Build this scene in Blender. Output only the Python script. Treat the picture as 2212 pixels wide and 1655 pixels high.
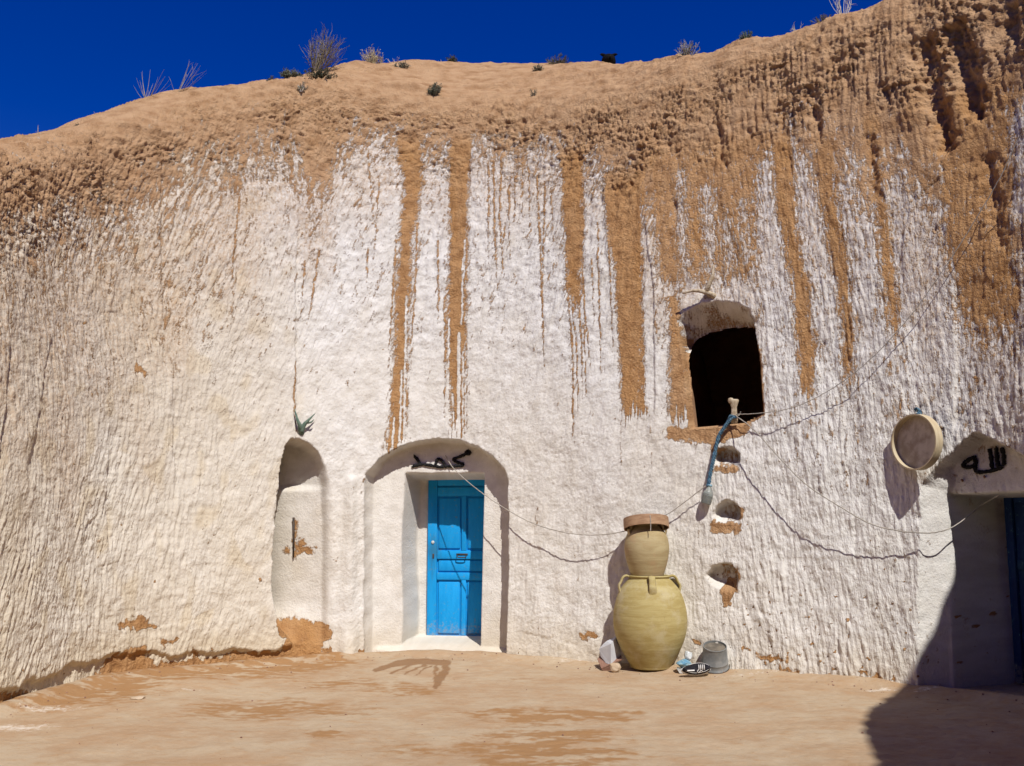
import bpy, bmesh, math, random
import numpy as np
from mathutils import Vector, Matrix

for _o in list(bpy.data.objects):
    bpy.data.objects.remove(_o)
scene = bpy.context.scene
scene.cycles.max_bounces = 6
scene.cycles.diffuse_bounces = 3
COL = scene.collection
random.seed(7)

# ------------------------------------------------------------------ camera
F, CX, CY = 2150.0, 1106.0, 827.5          # focal length and centre of the 2212 x 1655 survey frame
PITCH = math.radians(7.6)
EYE = np.array([0.0, 0.0, 1.5])
cam_d = bpy.data.cameras.new('camera')
cam_d.sensor_width = 36.0
cam_d.sensor_fit = 'HORIZONTAL'
cam_d.lens = 36.0 * F / 2212.0
cam_d.clip_start = 0.05
cam_d.clip_end = 3000
cam = bpy.data.objects.new('camera', cam_d)
COL.objects.link(cam)
cam.location = EYE
cam.rotation_euler = (math.radians(90) + PITCH, 0, 0)
scene.camera = cam

# ------------------------------------------------------------------ sky and sun
SUN = Vector((0.205, -0.60, 0.775)).normalized()      # direction towards the sun
elev = math.asin(SUN.z)
world = bpy.data.worlds.new('World')
scene.world = world
world.use_nodes = True
wn = world.node_tree.nodes
wl = world.node_tree.links
wn.clear()
sky = wn.new('ShaderNodeTexSky')
sky.sky_type = 'NISHITA'
sky.sun_disc = False
sky.sun_elevation = elev
sky.sun_rotation = math.atan2(SUN.x, SUN.y)
sky.altitude = 900
sky.air_density = 1.0
sky.dust_density = 0.0
sky.ozone_density = 4.0
hsv = wn.new('ShaderNodeHueSaturation')               # the polarised, deep desert blue
hsv.inputs['Hue'].default_value = 0.533
hsv.inputs['Saturation'].default_value = 1.42
hsv.inputs['Value'].default_value = 1.0
bg = wn.new('ShaderNodeBackground')
bg.inputs['Strength'].default_value = 0.085
wo = wn.new('ShaderNodeOutputWorld')
wl.new(sky.outputs[0], hsv.inputs['Color'])
wl.new(hsv.outputs[0], bg.inputs['Color'])
wl.new(bg.outputs[0], wo.inputs['Surface'])
sun_d = bpy.data.lights.new('sun', 'SUN')
sun_d.energy = 4.7
sun_d.angle = math.radians(0.53)
sun_d.color = (1.0, 0.965, 0.91)
sun = bpy.data.objects.new('sun', sun_d)
COL.objects.link(sun)
sun.rotation_euler = SUN.to_track_quat('Z', 'Y').to_euler()
vs = scene.view_settings
vs.view_transform = 'Standard'
vs.look = 'None'
vs.exposure = 0.0
vs.gamma = 1.0
vs.use_curve_mapping = False

# ------------------------------------------------------------------ noise
_rng = np.random.default_rng(11)
_perm = _rng.permutation(4096).astype(np.int64)
_ga = _rng.random(4096) * 2 * np.pi
_gx, _gy = np.cos(_ga).astype(np.float32), np.sin(_ga).astype(np.float32)


def noise(x, y, seed=0):
    """gradient noise, about -1..1"""
    x = np.asarray(x, dtype=np.float32) + np.float32(seed * 17.37)
    y = np.asarray(y, dtype=np.float32) + np.float32(seed * 5.91)
    xi = np.floor(x); yi = np.floor(y)
    fx = x - xi; fy = y - yi
    xi = xi.astype(np.int64); yi = yi.astype(np.int64)
    u = fx * fx * fx * (fx * (fx * 6 - 15) + 10)
    v = fy * fy * fy * (fy * (fy * 6 - 15) + 10)

    def g(ix, iy, dx, dy):
        h = _perm[(_perm[(ix + seed * 101) & 4095] + iy) & 4095]
        return _gx[h] * dx + _gy[h] * dy
    n00 = g(xi, yi, fx, fy); n10 = g(xi + 1, yi, fx - 1, fy)
    n01 = g(xi, yi + 1, fx, fy - 1); n11 = g(xi + 1, yi + 1, fx - 1, fy - 1)
    a = n00 + u * (n10 - n00); b = n01 + u * (n11 - n01)
    return (a + v * (b - a)) * 1.55


def fbm(x, y, octv=4, seed=0, gain=0.5):
    r = 0; a = 1.0; t = 0
    for k in range(octv):
        r = r + a * noise(x * 2 ** k, y * 2 ** k, seed + k)
        t += a; a *= gain
    return r / t * 1.3


def ss(a, b, x):
    t = np.clip((x - a) / (b - a), 0, 1)
    return t * t * (3 - 2 * t)


# ------------------------------------------------------------------ the pit: plan and profile
def unproject(px, py):
    u = (px - CX) / F; v = (CY - py) / F
    return np.array([u, math.cos(PITCH) - v * math.sin(PITCH), math.sin(PITCH) + v * math.cos(PITCH)])


def ground_at(px, py, z=0.0):
    d = unproject(px, py)
    t = (z - EYE[2]) / d[2]
    return EYE + d * t


def project(x, y, z):
    dz = z - EYE[2]
    yc = y * math.cos(PITCH) + dz * math.sin(PITCH)
    zc = -y * math.sin(PITCH) + dz * math.cos(PITCH)
    return CX + F * x / yc, CY - F * zc / yc


_foot = [(0, 1535), (220, 1471), (420, 1443), (640, 1426), (860, 1416), (1090, 1421), (1330, 1438),
         (1600, 1455), (1890, 1480), (2212, 1520)]
plan = [(0.0, -1.05), (-2.0, -0.7), (-3.6, 0.6), (-4.45, 2.6), (-4.7, 4.7), (-4.5, 6.6)]
plan += [tuple(ground_at(a, b)[:2]) for a, b in _foot]
plan += [(4.46, 6.6), (4.53, 5.0), (3.62, 3.6), (3.17, 2.2), (2.62, 0.85), (1.3, -0.5)]
_P = np.array(plan)
_n = len(_P)
_curve = []
for i in range(_n):
    p0, p1, p2, p3 = _P[i - 1], _P[i], _P[(i + 1) % _n], _P[(i + 2) % _n]
    for t in np.linspace(0, 1, 120, endpoint=False):
        _curve.append(0.5 * ((2 * p1) + (-p0 + p2) * t + (2 * p0 - 5 * p1 + 4 * p2 - p3) * t * t + (-p0 + 3 * p1 - 3 * p2 + p3) * t ** 3))
_curve = np.array(_curve)
for k in range(60):          # even out
    _curve = 0.5 * _curve + 0.25 * (np.roll(_curve, 30, 0) + np.roll(_curve, -30, 0)) if k < 2 else 0.5 * _curve + 0.25 * (np.roll(_curve, 3, 0) + np.roll(_curve, -3, 0))
_seg = np.linalg.norm(np.roll(_curve, -1, 0) - _curve, axis=1)
_S = np.concatenate([[0], np.cumsum(_seg)])
PER = _S[-1]
_cx = np.append(_curve[:, 0], _curve[0, 0]); _cy = np.append(_curve[:, 1], _curve[0, 1])
_tan = np.roll(_curve, -12, 0) - np.roll(_curve, 12, 0)
_tan /= np.linalg.norm(_tan, axis=1)[:, None]
_nx = np.append(-_tan[:, 1], -_tan[0, 1]); _ny = np.append(_tan[:, 0], _tan[0, 0])


def base(s):
    s = np.mod(s, PER)
    nx = np.interp(s, _S, _nx); ny = np.interp(s, _S, _ny)
    l = np.sqrt(nx * nx + ny * ny)
    return np.interp(s, _S, _cx), np.interp(s, _S, _cy), nx / l, ny / l


def lean(z):
    z = np.maximum(z, 0)
    return 0.05 * z + 0.012 * z * z


def P3(s, z, d=0.0):
    x, y, nx, ny = base(s)
    o = lean(z) + d
    return x + nx * o, y + ny * o, z + 0 * x


def q(px, py, d=0.0):
    """survey point -> (s along the wall, height) at depth d behind the wall face"""
    s = float(np.interp(px, _qs_px, _qs_s)); z = 1.5
    z = 1.5 + (1115 - py) / 215.0
    for _ in range(14):
        a = np.array(project(*P3(s, z, d)))
        e = 1e-3
        js = (np.array(project(*P3(s + e, z, d))) - a) / e
        jz = (np.array(project(*P3(s, z + e, d))) - a) / e
        r = np.array([px, py]) - a
        det = js[0] * jz[1] - js[1] * jz[0]
        ds = (r[0] * jz[1] - r[1] * jz[0]) / det
        dz = (js[0] * r[1] - js[1] * r[0]) / det
        s += max(-0.6, min(0.6, ds)); z += max(-0.8, min(0.8, dz))
    return s, z


_t = np.linspace(0, PER, 3000)
_bx, _by, _, _ = base(_t)
_m = _by > 5.5
_tp = project(_bx[_m], _by[_m], 1.5 + 0 * _bx[_m])[0]
_ts = _t[_m]
_i0 = np.argmin(np.where(_by[_m] > 6.0, np.abs(_tp + 150), 1e9)); _i1 = np.argmin(np.abs(_tp - 2400))
_qs_px, _qs_s = _tp[_i0:_i1], _ts[_i0:_i1]
S0, S1 = q(-75, 900)[0], q(2330, 900)[0]


def at(px, py, d=0.0):
    s, z = q(px, py, d)
    x, y, z = P3(s, z, d)
    return Vector((float(x), float(y), float(z)))


# edge of the cut and the skyline above it
_edge = np.array([(-80, 470), (0, 450), (150, 410), (330, 335), (480, 285), (640, 240), (760, 235), (900, 262), (1040, 272), (1180, 276),
                  (1300, 262), (1420, 222), (1540, 190), (1720, 132), (1880, 78), (2040, 25), (2212, -60), (2330, -130)], float)
_skyl = np.array([(-80, 322), (0, 309), (60, 297), (130, 281), (200, 250), (300, 211), (430, 186), (560, 180), (650, 165), (740, 142), (850, 137),
                  (1000, 134), (1080, 140), (1200, 136), (1300, 139), (1400, 136), (1480, 124), (1560, 108), (1650, 86), (1720, 64), (1800, 38), (1880, 14),
                  (1960, -12), (2100, -80), (2212, -140), (2330, -220)], float)
PC = math.radians(52)
R1, R2, TAIL = 0.75, 1.1, 2.4


def cap_profile(ze, Lc, n):
    """ze, Lc arrays (columns) -> off, z, phi arrays (n x columns)"""
    L = Lc + R2 + TAIL
    a = np.linspace(0, 1, n)[:, None] ** 1.25 * L[None, :]
    pe = np.arctan(0.05 + 0.024 * ze)[None, :]
    phi = pe + (PC - pe) * ss(0, R1, a) + (math.radians(95) - PC) * ss(0, 1, (a - Lc[None, :]) / R2)
    da = np.diff(a, axis=0)
    pm = 0.5 * (phi[1:] + phi[:-1])
    z = np.concatenate([ze[None, :], ze[None, :] + np.cumsum(np.cos(pm) * da, axis=0)])
    o = np.concatenate([lean(ze)[None, :], lean(ze)[None, :] + np.cumsum(np.sin(pm) * da, axis=0)])
    return o, z, phi


_cs = np.linspace(S0, S1, 160)
_lo = np.full(160, 2.5); _hi = np.full(160, 8.5)
for _ in range(30):
    mid = 0.5 * (_lo + _hi)
    px, py = project(*P3(_cs, mid))
    hi = py < np.interp(px, _edge[:, 0], _edge[:, 1])
    _hi = np.where(hi, mid, _hi); _lo = np.where(hi, _lo, mid)
_ze = 0.5 * (_lo + _hi)
_bx, _by, _bnx, _bny = base(_cs)
_lo = np.full(160, 0.05); _hi = np.full(160, 6.0)
for _ in range(26):
    mid = 0.5 * (_lo + _hi)
    o, z, ph = cap_profile(_ze, mid, 140)
    px, py = project(_bx + _bnx * o, _by + _bny * o, z)
    over = (py - np.interp(px, _skyl[:, 0], _skyl[:, 1])).min(axis=0) < 0
    _hi = np.where(over, mid, _hi); _lo = np.where(over, _lo, mid)
_Lc = 0.5 * (_lo + _hi)
for _ in range(3):
    _k = np.array([1, 2, 3, 2, 1]) / 9.0
    _Lc = np.convolve(np.pad(_Lc, 2, mode='edge'), _k, 'valid')
    _ze = np.convolve(np.pad(_ze, 2, mode='edge'), _k, 'valid')
# whole loop, with the unseen side of the pit behind the viewer
_zs = np.concatenate([[0, S0 - 3.0], _cs, [S1 + 1.8, PER - 9.0, PER]])
_zv = np.concatenate([[5.7, 5.5], _ze, [5.9, 5.75, 5.7]])
_lv = np.concatenate([[0.4, 0.4], _Lc, [0.5, 0.4, 0.4]])


def col_params(s):
    return np.interp(s, _zs, _zv), np.interp(s, _zs, _lv)


# ------------------------------------------------------------------ mesh helpers
def mesh_grid(name, X, Y, Z, mat, uv=None, uv2=None, attrs=None, flip=False, keep=None):
    """X,Y,Z (rows x cols) -> one smooth quad sheet"""
    nr, nc = X.shape
    me = bpy.data.meshes.new(name)
    co = np.stack([X, Y, Z], -1).reshape(-1, 3).astype(np.float32)
    idx = np.arange(nr * nc).reshape(nr, nc)
    quad = np.stack([idx[:-1, :-1], idx[:-1, 1:], idx[1:, 1:], idx[1:, :-1]], -1).reshape(-1, 4)
    if flip:
        quad = quad[:, ::-1]
    if keep is not None:
        quad = quad[keep.reshape(-1)]
    nq = len(quad)
    me.vertices.add(len(co)); me.vertices.foreach_set('co', co.ravel())
    me.loops.add(nq * 4); me.loops.foreach_set('vertex_index', quad.ravel().astype(np.int32))
    me.polygons.add(nq)
    me.polygons.foreach_set('loop_start', np.arange(0, nq * 4, 4, dtype=np.int32))
    me.polygons.foreach_set('use_smooth', np.ones(nq, dtype=bool))
    if uv is not None:
        l = me.uv_layers.new(name='UVMap')
        U = np.stack([uv[0], uv[1]], -1).reshape(-1, 2).astype(np.float32)
        l.data.foreach_set('uv', U[quad.ravel()].ravel())
    if uv2 is not None:
        l = me.uv_layers.new(name='strokes')
        U = np.stack([uv2[0], uv2[1]], -1).reshape(-1, 2).astype(np.float32)
        l.data.foreach_set('uv', U[quad.ravel()].ravel())
    for k, a in (attrs or {}).items():
        t = me.attributes.new(k, 'FLOAT', 'POINT')
        t.data.foreach_set('value', np.ascontiguousarray(a.reshape(-1), dtype=np.float32))
    me.update(calc_edges=True)
    me.materials.append(mat)
    o = bpy.data.objects.new(name, me)
    COL.objects.link(o)
    return o


class MB:
    """collects shapes, build() links them as one mesh object"""
    def __init__(self):
        self.v = []; self.f = []; self.m = []

    def add(self, v, f, mi=0):
        b = len(self.v)
        self.v += [tuple(p) for p in v]
        self.f += [tuple(b + i for i in g) for g in f]
        self.m += [mi] * len(f)
        return self

    def box(self, x0, x1, y0, y1, z0, z1, bev=0.0, mi=0):
        if bev <= 0:
            v = [(x, y, z) for x in (x0, x1) for y in (y0, y1) for z in (z0, z1)]
            f = [(0, 1, 3, 2), (4, 6, 7, 5), (0, 4, 5, 1), (2, 3, 7, 6), (0, 2, 6, 4), (1, 5, 7, 3)]
            return self.add(v, f, mi)
        bm = bmesh.new()
        bmesh.ops.create_cube(bm, size=1)
        for p in bm.verts:
            p.co = Vector(((x0 + x1) / 2 + p.co.x * (x1 - x0), (y0 + y1) / 2 + p.co.y * (y1 - y0), (z0 + z1) / 2 + p.co.z * (z1 - z0)))
        bmesh.ops.bevel(bm, geom=bm.edges[:], offset=bev, segments=2, profile=0.5, affect='EDGES')
        bm.verts.index_update()
        self.add([p.co[:] for p in bm.verts], [[p.index for p in g.verts] for g in bm.faces], mi)
        bm.free()
        return self

    def tube(self, pts, rad, n=6, cap=True, mi=0):
        pts = [Vector(p) for p in pts]
        k = len(pts)
        if not hasattr(rad, '__len__'):
            rad = [rad] * k
        v = []; f = []
        t0 = (pts[1] - pts[0]).normalized()
        up = Vector((0, 0, 1)) if abs(t0.z) < 0.9 else Vector((1, 0, 0))
        a = t0.cross(up).normalized()
        for i in range(k):
            t = (pts[min(i + 1, k - 1)] - pts[max(i - 1, 0)])
            if t.length < 1e-9:
                t = t0
            t.normalize()
            a = (a - t * a.dot(t))
            if a.length < 1e-6:
                a = t.orthogonal()
            a.normalize()
            b = t.cross(a)
            for j in range(n):
                w = 2 * math.pi * j / n
                v.append(pts[i] + (a * math.cos(w) + b * math.sin(w)) * rad[i])
        for i in range(k - 1):
            for j in range(n):
                f.append((i * n + j, i * n + (j + 1) % n, (i + 1) * n + (j + 1) % n, (i + 1) * n + j))
        if cap:
            f.append(tuple(range(n))[::-1]); f.append(tuple((k - 1) * n + j for j in range(n)))
        return self.add(v, f, mi)

    def lathe(self, prof, n=48, wob=0.0, seed=0, mi=0, sx=1.0, sy=1.0):
        rr = random.Random(seed)
        ph = [rr.uniform(0, 6.28) for _ in range(4)]
        v = []; f = []
        for i, (r, z) in enumerate(prof):
            for j in range(n):
                w = 2 * math.pi * j / n
                k = 1 + wob * (math.sin(2 * w + ph[0] + z * 3) + 0.6 * math.sin(3 * w + ph[1] - z * 5)) + wob * 0.12 * math.sin(z * 60 + ph[2])
                v.append((r * k * math.cos(w) * sx, r * k * math.sin(w) * sy, z))
        for i in range(len(prof) - 1):
            for j in range(n):
                f.append((i * n + j, i * n + (j + 1) % n, (i + 1) * n + (j + 1) % n, (i + 1) * n + j))
        return self.add(v, f, mi)

    def build(self, name, mats, parent=None, smooth=True, auto=None):
        me = bpy.data.meshes.new(name)
        me.from_pydata(self.v, [], self.f)
        if not isinstance(mats, (list, tuple)):
            mats = [mats]
        for m in mats:
            me.materials.append(m)
        me.polygons.foreach_set('material_index', self.m)
        me.polygons.foreach_set('use_smooth', [smooth] * len(self.f))
        me.update()
        if auto is not None:
            me.set_sharp_from_angle(angle=math.radians(auto))
        o = bpy.data.objects.new(name, me)
        COL.objects.link(o)
        if parent is not None:
            o.parent = parent
        return o


def tag(o, label, cat, group=None, kind=None):
    o['label'] = label
    o['category'] = cat
    if group:
        o['group'] = group
    if kind:
        o['kind'] = kind
    return o


def thing(name, label, cat, loc=(0, 0, 0), rot=(0, 0, 0), group=None):
    o = bpy.data.objects.new(name, None)
    o.empty_display_size = 0.1
    COL.objects.link(o)
    o.location = loc
    o.rotation_euler = rot
    return tag(o, label, cat, group)


def catmull(pts, n=8):
    P = [Vector(p) for p in pts]
    out = []
    for i in range(len(P) - 1):
        p0 = P[max(i - 1, 0)]; p1 = P[i]; p2 = P[i + 1]; p3 = P[min(i + 2, len(P) - 1)]
        for k in range(n):
            t = k / n
            out.append(0.5 * ((2 * p1) + (p2 - p0) * t + (2 * p0 - 5 * p1 + 4 * p2 - p3) * t * t + (3 * p1 - p0 - 3 * p2 + p3) * t ** 3))
    out.append(P[-1])
    return out


# ------------------------------------------------------------------ materials
class NT:
    def __init__(self, name):
        self.m = bpy.data.materials.new(name)
        self.m.use_nodes = True
        self.n = self.m.node_tree.nodes
        self.l = self.m.node_tree.links
        self.b = self.n['Principled BSDF']
        self.b.inputs['Specular IOR Level'].default_value = 0.25

    def new(self, t, **kw):
        x = self.n.new(t)
        for k, v in kw.items():
            setattr(x, k, v)
        return x

    def link(self, a, b):
        self.l.new(a, b)

    def coord(self, kind='Object', scale=(1, 1, 1), rot=(0, 0, 0)):
        t = self.new('ShaderNodeTexCoord'); mp = self.new('ShaderNodeMapping')
        mp.inputs['Scale'].default_value = scale; mp.inputs['Rotation'].default_value = rot
        self.link(t.outputs[kind], mp.inputs['Vector'])
        return mp.outputs[0]

    def noise(self, vec, scale, detail=4, rough=0.55, dist=0.0):
        x = self.new('ShaderNodeTexNoise')
        x.inputs['Scale'].default_value = scale; x.inputs['Detail'].default_value = detail
        x.inputs['Roughness'].default_value = rough; x.inputs['Distortion'].default_value = dist
        self.link(vec, x.inputs['Vector'])
        return x.outputs['Fac']

    def attr(self, name):
        x = self.new('ShaderNodeAttribute'); x.attribute_name = name
        return x.outputs['Fac']

    def math(self, op, a, b=None, c=None):
        x = self.new('ShaderNodeMath'); x.operation = op
        for i, v in enumerate((a, b, c)):
            if v is None:
                continue
            if isinstance(v, (int, float)):
                x.inputs[i].default_value = v
            else:
                self.link(v, x.inputs[i])
        return x.outputs[0]

    def ramp(self, fac, a, b):
        x = self.new('ShaderNodeMapRange'); x.interpolation_type = 'SMOOTHSTEP'
        x.inputs['From Min'].default_value = a; x.inputs['From Max'].default_value = b
        self.link(fac, x.inputs['Value'])
        return x.outputs[0]

    def mix(self, fac, a, b, mode='MIX'):
        x = self.new('ShaderNodeMix'); x.data_type = 'RGBA'; x.blend_type = mode
        if isinstance(fac, (int, float)):
            x.inputs[0].default_value = fac
        else:
            self.link(fac, x.inputs[0])
        for i, v in ((6, a), (7, b)):
            if isinstance(v, (tuple, list)):
                x.inputs[i].default_value = (*v[:3], 1)
            else:
                self.link(v, x.inputs[i])
        return x.outputs[2]

    def bump(self, h, strength=0.5, dist=0.01, prev=None):
        x = self.new('ShaderNodeBump')
        x.inputs['Strength'].default_value = strength; x.inputs['Distance'].default_value = dist
        self.link(h, x.inputs['Height'])
        if prev is not None:
            self.link(prev, x.inputs['Normal'])
        return x.outputs[0]

    def out(self, col=None, rough=0.8, normal=None, metal=0.0, spec=None):
        if col is not None:
            if isinstance(col, (tuple, list)):
                self.b.inputs['Base Color'].default_value = (*col[:3], 1)
            else:
                self.link(col, self.b.inputs['Base Color'])
        if isinstance(rough, (int, float)):
            self.b.inputs['Roughness'].default_value = rough
        else:
            self.link(rough, self.b.inputs['Roughness'])
        if normal is not None:
            self.link(normal, self.b.inputs['Normal'])
        self.b.inputs['Metallic'].default_value = metal
        if spec is not None:
            self.b.inputs['Specular IOR Level'].default_value = spec
        return self.m


def simple(name, c1, c2, scale=8, rough=0.8, bump=0.3, bscale=60, metal=0.0, bdist=0.004, stretch=(1, 1, 1), spec=0.25):
    t = NT(name)
    v = t.coord('Object', stretch)
    n = t.noise(v, scale, 5, 0.6)
    c = t.mix(t.ramp(n, 0.36, 0.64), c1, c2)
    return t.out(c, rough, t.bump(t.noise(v, bscale, 4), bump, bdist), metal, spec)


def wall_material():
    t = NT('whitewash_over_earth')
    obj = t.coord('Object')
    def strokes(ang):
        u = t.coord('UV', (1, 1, 1), (0, 0, ang))
        mp = t.new('ShaderNodeMapping'); mp.inputs['Scale'].default_value = (40, 10, 1)
        t.link(u, mp.inputs['Vector'])
        return t.noise(mp.outputs[0], 1.0, 2, 0.65)
    fa = strokes(math.radians(-4)); fb = strokes(math.radians(17))
    mx = t.new('ShaderNodeMix'); mx.data_type = 'FLOAT'
    t.link(t.attr('slant'), mx.inputs[0]); t.link(fa, mx.inputs[2]); t.link(fb, mx.inputs[3])
    fine = mx.outputs[0]
    grain = t.noise(obj, 42, 3, 0.72)
    rough = t.attr('rough')
    e = t.math('ADD', t.attr('earth'), t.math('MULTIPLY', t.math('SUBTRACT', fine, 0.5), 0.95))
    e = t.math('ADD', e, t.math('MULTIPLY', t.math('SUBTRACT', grain, 0.5), 0.70))
    fac = t.ramp(e, 0.34, 0.66)
    mid = t.attr('tone')
    white = t.mix(t.ramp(mid, 0.3, 0.7), (0.77, 0.75, 0.71), (0.64, 0.615, 0.57))
    white = t.mix(t.math('MULTIPLY', t.attr('cream'), 0.85), white, (0.60, 0.51, 0.37))
    white = t.mix(t.math('MULTIPLY', t.ramp(grain, 0.60, 0.72), 0.4), white, (0.46, 0.36, 0.27))
    white = t.mix(t.math('MULTIPLY', t.attr('wash'), t.ramp(t.math('ADD', t.math('MULTIPLY', fine, 0.6), t.math('MULTIPLY', grain, 0.6)), 0.38, 0.82)), white, (0.46, 0.315, 0.19))
    dry = t.mix(t.ramp(mid, 0.25, 0.75), (0.405, 0.235, 0.12), (0.535, 0.34, 0.19))
    clay = t.mix(t.ramp(mid, 0.25, 0.75), (0.40, 0.205, 0.078), (0.49, 0.275, 0.118))
    earth = t.mix(t.attr('clay'), dry, clay)
    earth = t.mix(t.math('MULTIPLY', t.ramp(t.math('ADD', t.math('MULTIPLY', grain, 0.5), t.math('MULTIPLY', fine, 0.5)), 0.52, 0.68), 0.16), earth, (0.58, 0.43, 0.28))
    earth = t.mix(t.math('MULTIPLY', t.ramp(mid, 0.52, 0.2), 0.55), earth, (0.285, 0.155, 0.075))
    col = t.mix(fac, white, earth)
    h = t.math('ADD', t.math('MULTIPLY', t.math('MULTIPLY', fine, rough), 1.15), t.math('MULTIPLY', grain, t.math('ADD', 0.55, t.math('MULTIPLY', fac, 1.1))))
    n = t.bump(h, 1.0, 0.016)
    return t.out(col, 0.95, n, spec=0.05)


def floor_material():
    t = NT('trodden_clay_floor')
    obj = t.coord('Object')
    big = t.noise(obj, 1.3, 5, 0.68)
    mid = t.noise(t.coord('Object', (0.8, 1.3, 1), (0, 0, 0.25)), 8, 5, 0.72)
    grain = t.noise(obj, 95, 3, 0.7)
    c = t.mix(t.ramp(big, 0.36, 0.64), (0.43, 0.295, 0.18), (0.48, 0.375, 0.255))
    c = t.mix(t.math('MULTIPLY', t.ramp(mid, 0.50, 0.68), 0.5), c, (0.41, 0.245, 0.12))
    c = t.mix(t.math('MULTIPLY', t.ramp(mid, 0.48, 0.34), 0.35), c, (0.52, 0.42, 0.30))
    st = t.math('ADD', t.attr('stain'), t.math('MULTIPLY', t.math('SUBTRACT', mid, 0.5), 0.8))
    c = t.mix(t.math('MULTIPLY', t.ramp(st, 0.15, 0.6), 0.85), c, (0.345, 0.185, 0.075))
    c = t.mix(t.ramp(t.math('ADD', t.attr('chalk'), t.math('MULTIPLY', t.math('SUBTRACT', t.noise(obj, 16, 5, 0.8), 0.5), 2.6)), 0.35, 0.95), c, (0.66, 0.58, 0.48))
    c = t.mix(t.attr('wet'), c, (0.25, 0.13, 0.055))
    c = t.mix(t.math('MULTIPLY', t.ramp(grain, 0.62, 0.74), 0.55), c, (0.27, 0.165, 0.095))
    n = t.bump(t.math('ADD', t.math('MULTIPLY', grain, 1.3), t.math('MULTIPLY', mid, 2.0)), 0.7, 0.009)
    return t.out(c, t.math('SUBTRACT', 0.92, t.math('MULTIPLY', t.attr('wet'), 0.15)), n, spec=0.08)


M = {}
M['wall'] = wall_material()
M['floor'] = floor_material()
M['earth'] = simple('bare_earth', (0.44, 0.25, 0.125), (0.52, 0.32, 0.175), 3, 0.95, 0.6, 25, bdist=0.03, spec=0.05)
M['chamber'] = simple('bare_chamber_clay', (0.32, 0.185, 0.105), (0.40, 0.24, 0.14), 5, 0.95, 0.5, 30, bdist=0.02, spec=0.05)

# ------------------------------------------------------------------ the carved wall
ds = 0.0112
nc = int((S1 - S0) / ds)
sc = np.linspace(S0, S1, nc)
ze_c, Lc_c = col_params(sc)
NWALL, NCAP = 440, 170
fr = np.linspace(-0.03, 1, NWALL)[:, None]
Zw = fr * ze_c[None, :]
Ow = lean(Zw)
PHw = np.arctan(0.05 + 0.024 * np.maximum(Zw, 0))
Oc, Zc, PHc = cap_profile(ze_c, Lc_c, NCAP)
O = np.concatenate([Ow[:-1], Oc]); Z = np.concatenate([Zw[:-1], Zc]); PH = np.concatenate([PHw[:-1], PHc])
Sg = np.broadcast_to(sc[None, :], Z.shape)
bx, by, bnx, bny = base(sc)
# running length up the profile, for textures
V = np.concatenate([np.zeros((1, nc)), np.cumsum(np.hypot(np.diff(O, axis=0), np.diff(Z, axis=0)), axis=0)]) - 0.03 * ze_c[None, :]
EDGE = ze_c[None, :]
PXG, PYG = project(bx + bnx * O, by + bny * O, Z)
print('wall grid', Z.shape, 'z edge', _ze.min(), _ze.max(), 'Lc', _Lc.min(), _Lc.max())


def sz_list(pts, d=0.0):
    a = np.array([q(x, y, d) for x, y in pts])
    return a[:, 0], a[:, 1]


def window_idx(s0, s1, z0, z1):
    c0 = max(0, int(np.searchsorted(sc, s0)) - 1); c1 = min(nc, int(np.searchsorted(sc, s1)) + 1)
    rows = np.where(((Z[:, c0:c1] >= z0) & (Z[:, c0:c1] <= z1)).any(axis=1))[0] if c1 > c0 else np.array([0])
    r0, r1 = (rows[0], min(rows[-1] + 1, NWALL + 60)) if len(rows) else (0, 1)
    return slice(r0, r1), slice(c0, c1)


def seg_dist(S, Zz, s, z, rad):
    """signed inside distance to a polyline with per-point radius"""
    best = np.full(S.shape, -1e3)
    for i in range(len(s) - 1):
        dx, dz = s[i + 1] - s[i], z[i + 1] - z[i]
        t = np.clip(((S - s[i]) * dx + (Zz - z[i]) * dz) / (dx * dx + dz * dz + 1e-9), 0, 1)
        d = np.hypot(S - s[i] - t * dx, Zz - z[i] - t * dz)
        best = np.maximum(best, rad[i] + (rad[i + 1] - rad[i]) * t - d)
    return best


def poly_sdf(S, Zz, s, z):
    """signed distance, positive inside a closed outline"""
    n = len(s)
    dmin = np.full(S.shape, 1e9); inside = np.zeros(S.shape, bool)
    for i in range(n):
        j = (i + 1) % n
        dx, dz = s[j] - s[i], z[j] - z[i]
        t = np.clip(((S - s[i]) * dx + (Zz - z[i]) * dz) / (dx * dx + dz * dz + 1e-12), 0, 1)
        dmin = np.minimum(dmin, np.hypot(S - s[i] - t * dx, Zz - z[i] - t * dz))
        c = ((z[i] > Zz) != (z[j] > Zz)) & (S < dx * (Zz - z[i]) / (dz if abs(dz) > 1e-9 else 1e-9) + s[i])
        inside ^= c
    return np.where(inside, dmin, -dmin)


# ---- relief: D > 0 goes into the wall
DETAIL = np.ones(Z.shape, np.float32)         # tool marks fade inside openings
above = V - EDGE                              # > 0 on the earth slope over the cut
leftness = 1 - ss(420, 760, PXG)
upper = ss(-1.25, -0.35, above - 0.45 * leftness + 0.4 * noise(Sg * 0.8, Z * 0.5, 3)) * (1 - ss(0.15, 0.7, above - 0.35 * leftness + 0.3 * noise(Sg * 1.3, V * 1.3, 4)))
cap = ss(0.0, 0.6, above)
rightness = ss(1380, 1680, PXG)
centre = np.clip(1 - leftness - rightness, 0, 1)
low = ss(560, 900, PYG)
smoothz = centre * low                        # smoother plaster round the door
amp = (1 - 0.62 * smoothz) * (1 - cap)
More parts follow.
